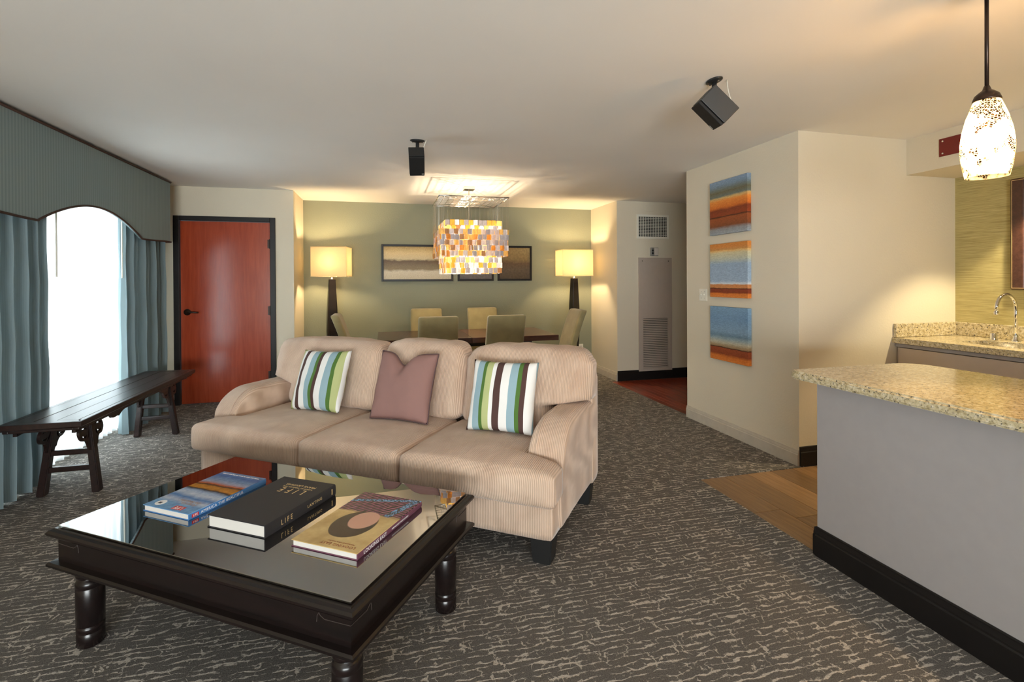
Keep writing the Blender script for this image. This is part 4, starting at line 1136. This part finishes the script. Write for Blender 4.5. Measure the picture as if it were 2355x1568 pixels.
for y in (-.023, .023):
    for z in (-.03, .03):
        bm = bmesh.new(); lathe(bm, [(.003, -.001), (.003, .001)], 8)
        for v_ in bm.verts: v_.co = Vector((-.0065+v_.co.z, y+v_.co.x, z+v_.co.y))
        obj('screw', bm, MT['silver'], o)

# ------------------------------------------------------------------ hallway wall fittings
e = tag(empty('air_vent', (3.56, HY, 2.09)), 'almond square air vent grille high on the hallway wall', 'vent')
for dd in ((-.245, -.215, -.012, 0, -.165, .165), (.215, .245, -.012, 0, -.165, .165), (-.215, .215, -.012, 0, -.165, -.135), (-.215, .215, -.012, 0, .135, .165)): boxm('frame', dd, MT['white'], e, .002, 1)
boxm('duct_shade_sheet', (-.215, .215, -.003, -.001, -.135, .135), MT['dark'], e)  # near-black sheet, colour stands in for the shade inside the vent
bm = bmesh.new()
for i in range(1, 17): bbox(bm, -.215+.43*i/17-.0022, -.215+.43*i/17+.0022, -.010, -.004, -.135, .135)
obj('vertical_bars', bm, MT['white'], e)
bm = bmesh.new()
for i in range(1, 13): bbox(bm, -.215, .215, -.011, -.005, -.135+.27*i/13-.002, -.135+.27*i/13+.002)
obj('horizontal_bars', bm, MT['white'], e)
e = tag(empty('access_panel', (3.59, HY, 0)), 'tall taupe air-return panel with louvres on the hallway wall', 'wall panel')
z0, z1, lz0, lz1 = .118, 1.665, .155, .835
for nm, dd in (('panel_upper', (-.252, .252, -.022, -.002, lz1, z1)), ('panel_stile', (-.252, -.190, -.022, -.002, z0, lz1)), ('panel_stile', (.190, .252, -.022, -.002, z0, lz1)), ('panel_rail', (-.190, .190, -.022, -.002, z0, lz0))): boxm(nm, dd, MT['panel'], e, .001, 1)
boxm('louvre_shade_sheet', (-.190, .190, -.006, -.002, lz0, lz1), MT['dark'], e)  # near-black sheet that paints the shade between the slats
bm = bmesh.new(); n = 28; hh = (lz1-lz0)/n
vs = [bm.verts.new(q) for q in ((-.19, -.021, 0), (.19, -.021, 0), (.19, -.008, hh*.70), (-.19, -.008, hh*.70), (-.19, -.019, -.0005), (.19, -.019, -.0005), (.19, -.006, hh*.70), (-.19, -.006, hh*.70))]
for q in ((0, 1, 2, 3), (7, 6, 5, 4), (0, 4, 5, 1), (2, 6, 7, 3), (0, 3, 7, 4), (1, 5, 6, 2)): bm.faces.new([vs[i] for i in q])
s0 = obj('slat', bm, MT['panel'], e); s0.location = (0, 0, lz0+.002)
for i in range(1, n):
    o = s0.copy(); link(o, e); o.location = (0, 0, lz0+.002+i*hh)
for x_ in (-.2, .2):
    bm = bmesh.new(); lathe(bm, [(.008, -.003), (.006, .003)], 10)
    for v_ in bm.verts: v_.co = Vector((x_+v_.co.x, -.023-v_.co.z, z1-.045+v_.co.y))
    obj('screw', bm, MT['bronze'], e)
e = tag(empty('thermostat', (3.575, HY, 1.747)), 'small silver thermostat box between the vent and tall panel', 'thermostat')
boxm('housing', (-.056, .056, -.03, 0, -.058, .058), MT['silver'], e, .003); boxm('cover', (-.008, .052, -.042, -.03, -.052, .052), MT['offwhite'], e, .003)
for z in (-.022, .014): boxm('switch', (-.045, -.018, -.034, -.03, z-.010, z+.014), MT['black'], e, .002)
e = tag(empty('blank_plate', (3.515, HY, 2.345)), 'small blank painted plate above the hallway vent', 'wall plate')
boxm('plate', (-.06, .06, -.008, 0, -.04, .04), MT['cream'], e, .003)

# ------------------------------------------------------------------ bar
BXF, BYE = 2.045, 1.95
bar = tag(empty('bar_counter', (BXF, BYE, 0)), 'grey panelled bar counter with black base in the right foreground', 'counter')
boxm('bar_panel', (0, .58, -3.6, 0, .001, .858), MT['grey_paint'], bar)
skirting('base_moulding', (0, -3.6, 0), (0, .0, 0), (-1, 0, 0), .14, .016, MT['black_trim'], bar)
skirting('base_moulding', (-.012, 0, 0), (.58, 0, 0), (0, 1, 0), .14, .016, MT['black_trim'], bar)
def rounded_slab(x0, x1, y0, y1, z0, z1, r, holes=()):
    ol = []
    for (cx_, cy_, a0) in ((x1-r, y1-r, 0), (x0+r*.35, y1-r*.35, 90), (x0+.01, y0+.01, 180), (x1-.01, y0+.01, 270)):
        rr = r if a0 == 0 else (r*.35 if a0 == 90 else .01)
        for k in range(7):
            a = math.radians(a0+90*k/6); ol.append((cx_+rr*math.cos(a), cy_+rr*math.sin(a)))
    bm = bmesh.new(); plate(bm, ol, z1-z0, lambda u, v_, w_: (u, v_, z0+w_), holes)
    return bm
wt = tag(empty('bar_worktop', (2.35, .2, .86)), 'speckled granite bar top with bullnose edge in the right foreground', 'worktop')
bm = rounded_slab(1.95-2.35, 2.76-2.35, -1.7-.2, 2.035-.2, 0.0005, .041, .13)
bmesh.ops.dissolve_limit(bm, angle_limit=.01, verts=bm.verts, edges=bm.edges)
es = [e_ for e_ in bm.edges if abs(e_.verts[0].co.z-e_.verts[1].co.z) < 1e-5]
bmesh.ops.bevel(bm, geom=es, offset=.009, segments=3, affect='EDGES')
obj('slab', bm, MT['granite'], wt)

# ------------------------------------------------------------------ sink run
SX, CZ = 3.765, .905
cab = tag(empty('sink_cabinet', (SX+.03, 1.5, 0)), 'taupe base cabinet under the granite sink counter', 'cabinet')
for dd in ((.02, KX-SX-.032, YN-1.5-.022, YN-1.5-.003, .09, CZ-.045), (.02, KX-SX-.032, -3.2, -3.18, .09, CZ-.045), (.02, KX-SX-.032, -3.18, YN-1.5-.022, .09, .11), (KX-SX-.042, KX-SX-.032, -3.18, YN-1.5-.022, .11, CZ-.045)): boxm('carcass_panel', dd, MT['cabinet'], cab)
boxm('plinth', (.06, KX-SX-.032, -3.2, YN-1.5-.003, .001, .09), MT['black_trim'], cab)
yy = YN-1.5-.02
for i in range(3):
    boxm('front_panel', (.0, .02, yy-1.35, yy-.004, .11, CZ-.075), MT['cabinet'], cab, .002, 1); yy -= 1.354
boxm('edge_strip', (.0, .02, -3.2, YN-1.5-.003, CZ-.07, CZ-.046), MT['grey_paint'], cab)
swt = tag(empty('sink_worktop', (SX, 1.5, CZ-.04)), 'speckled granite sink counter with low backsplash in the kitchen corner', 'worktop')
hole = [(.30+.165*math.copysign(abs(math.cos(a))**.7, math.cos(a)), .80+.30*math.copysign(abs(math.sin(a))**.7, math.sin(a))) for a in [2*PI*k/36 for k in range(36)]]
D_ = KX-SX-.001; Y1 = YN-1.5-.001
bm = bmesh.new(); plate(bm, [(0, -3.2), (D_, -3.2), (D_, Y1), (0, Y1)], .04, lambda u, v_, w_: (u, v_, w_), [hole]); obj('slab', bm, MT['granite'], swt)
boxm('backsplash', (.015, D_-.022, Y1-.022, Y1, .041, .145), MT['granite'], swt, .003)
boxm('backsplash', (D_-.022, D_, -3.2, Y1, .041, .145), MT['granite'], swt, .003)
snk = tag(empty('sink_basin', (SX, 1.5, CZ-.041)), 'stainless steel undermount sink basin in the granite counter', 'sink')
bm = bmesh.new(); rings = []
for sc, z in ((1.05, 0), (1.0, -.002), (.97, -.10), (.86, -.15), (.1, -.155)):
    rings.append([bm.verts.new((.30+(u-.30)*sc, .80+(v_-.80)*sc, z)) for u, v_ in hole])
for A, B in zip(rings, rings[1:]):
    for i in range(36): bm.faces.new((A[i], A[(i+1) % 36], B[(i+1) % 36], B[i]))
bm.faces.new(rings[-1]); obj('bowl', bm, MT['steel'], snk, True)
fz = CZ
fa = tag(empty('faucet', (4.30, 2.455, fz)), 'chrome gooseneck faucet behind the kitchen sink', 'faucet')
bm = bmesh.new(); lathe(bm, [(.027, .0008), (.027, .006), (.020, .012), (.017, .03), (.014, .045)], 18); obj('base', bm, MT['chrome'], fa, True)
pts = [(0, 0, .04), (0, 0, .20)]+[(-.095+.095*math.cos(a), .0, .235+.10*math.sin(a)) for a in [PI*k/12 for k in range(0, 12)]]+[(-.192, 0, .215)]
bm = bmesh.new(); tube(bm, pts, .0105, 12); sp = obj('spout', bm, MT['chrome'], fa, True)
bm = bmesh.new(); tube(bm, [(-.192, 0, .218), (-.194, 0, .195)], .0135, 12); obj('aerator', bm, MT['chrome'], sp, True)
bm = bmesh.new(); lathe(bm, [(.020, 0), (.020, .008), (.014, .03), (.010, .035)], 14, (0, -.10, .0008)); tube(bm, [(0, -.10, .03), (-.06, -.12, .05)], .006, 8); obj('handle', bm, MT['chrome'], fa, True)
ag = tag(empty('air_gap_cap', (4.30, 2.585, fz)), 'short chrome cap beside the gooseneck faucet', 'sink fitting')
bm = bmesh.new(); lathe(bm, [(.024, .0008), (.024, .006), (.020, .007), (.020, .045), (.017, .049), (.004, .049)], 18); obj('cap', bm, MT['chrome'], ag, True)
mr = tag(empty('framed_mirror', (KX-.001, 2.15, 1.67)), 'dark wooden picture frame with thin gold line above the sink', 'picture')
for nm, dd in (('frame_side', (-.035, 0, .31, .39, -.40, .40)), ('frame_side', (-.035, 0, -.39, -.31, -.40, .40)), ('frame_rail', (-.035, 0, -.31, .31, -.40, -.32)), ('frame_rail', (-.035, 0, -.31, .31, .32, .40))): boxm(nm, dd, MT['dining'], mr, .010, 3)
for nm, dd in (('gold_line', (-.0365, -.034, .376, .379, -.39, .39)), ('gold_line', (-.030, -.020, .306, .310, -.32, .32)), ('gold_line', (-.0365, -.034, -.379, -.376, -.39, .39)), ('gold_line', (-.0365, -.034, -.376, .376, -.389, -.386)), ('gold_line', (-.0365, -.034, -.376, .376, .386, .389))): boxm(nm, dd, MT['gold'], mr)
boxm('artwork', (-.018, -.004, -.31, .31, -.32, .32), p3, mr)
rp = tag(empty('red_plate', (3.915, 2.555, 2.302)), 'dark red plate with four screws on the kitchen soffit behind the pendant', 'wall plate')
boxm('plate', (-.006, 0, -.125, .125, -.064, .064), MT['red_plate'], rp, .001, 1)
for y in (-.1, .1):
    for z in (-.044, .044):
        bm = bmesh.new(); lathe(bm, [(.007, 0), (.006, .003), (.002, .004)], 10)
        for v_ in bm.verts: v_.co = Vector((-.006-v_.co.z, y+v_.co.x, z+v_.co.y))
        obj('screw', bm, MT['chrome'], rp)
for i, y in enumerate((2.15, .9)):
    dl = tag(empty('recessed_downlight', (4.19, y, 2.156)), ['recessed downlight under the soffit nearest the kitchen corner', 'recessed downlight under the soffit farther from the kitchen corner'][i], 'ceiling light', 'soffit downlights')
    bm = bmesh.new(); lathe(bm, [(.055, -.0005), (.055, -.005), (.045, -.005), (.042, -.001)], 24, cap=False); obj('trim_ring', bm, MT['white'], dl, True)
    l = bpy.data.lights.new('soffit_spot', 'SPOT'); l.energy = 120; l.color = (1, .82, .5); l.spot_size = math.radians(96); l.spot_blend = .35; l.shadow_soft_size = .04
    o = bpy.data.objects.new('soffit_spot', l); COL.objects.link(o); o.location = (4.19, y, 2.145)

# ------------------------------------------------------------------ pendants over the bar
def pendant(loc, label):
    p = tag(empty('pendant_lamp', (loc[0], loc[1], CEIL)), label, 'pendant lamp', 'crackle glass pendants over the bar')
    bm = bmesh.new(); lathe(bm, [(.062, -.0005), (.062, -.008), (.045, -.022), (.012, -.028)], 24); obj('canopy', bm, MT['bronze'], p, True)
    bm = bmesh.new(); tube(bm, [(0, 0, -.02), (0, 0, -.40)], .0062, 10); obj('rod', bm, MT['bronze'], p, True)
    bm = bmesh.new(); lathe(bm, [(.008, -.385), (.013, -.40), (.020, -.405), (.034, -.418), (.040, -.434), (.040, -.440)], 24); obj('cap', bm, MT['bronze'], p, True)
    prof = [(.036, -.436), (.046, -.462), (.058, -.50), (.068, -.545), (.0735, -.59), (.0735, -.625), (.069, -.665), (.060, -.712), (.058, -.712), (.067, -.665), (.0715, -.625), (.0715, -.59), (.066, -.545), (.056, -.50), (.044, -.462), (.034, -.436)]
    bm = bmesh.new(); lathe(bm, prof, 36, cap=False); obj('glass_shade', bm, MT['crackle'], p, True)
    bm = bmesh.new(); lathe(bm, [(.012, -.45), (.016, -.50), (.024, -.55), (.026, -.58), (.016, -.605), (.004, -.612)], 16)
    obj('bulb', bm, MT['bulb'], p, True)
    lamp('pendant_light', (loc[0], loc[1], CEIL-.57), 26, (1, .66, .32), .02)
pendant((2.105, 1.285), 'lit crackle-glass pendant lamp hanging over the far end of the bar')
pendant((2.105, .42), 'lit crackle-glass pendant lamp hanging over the near end of the bar')
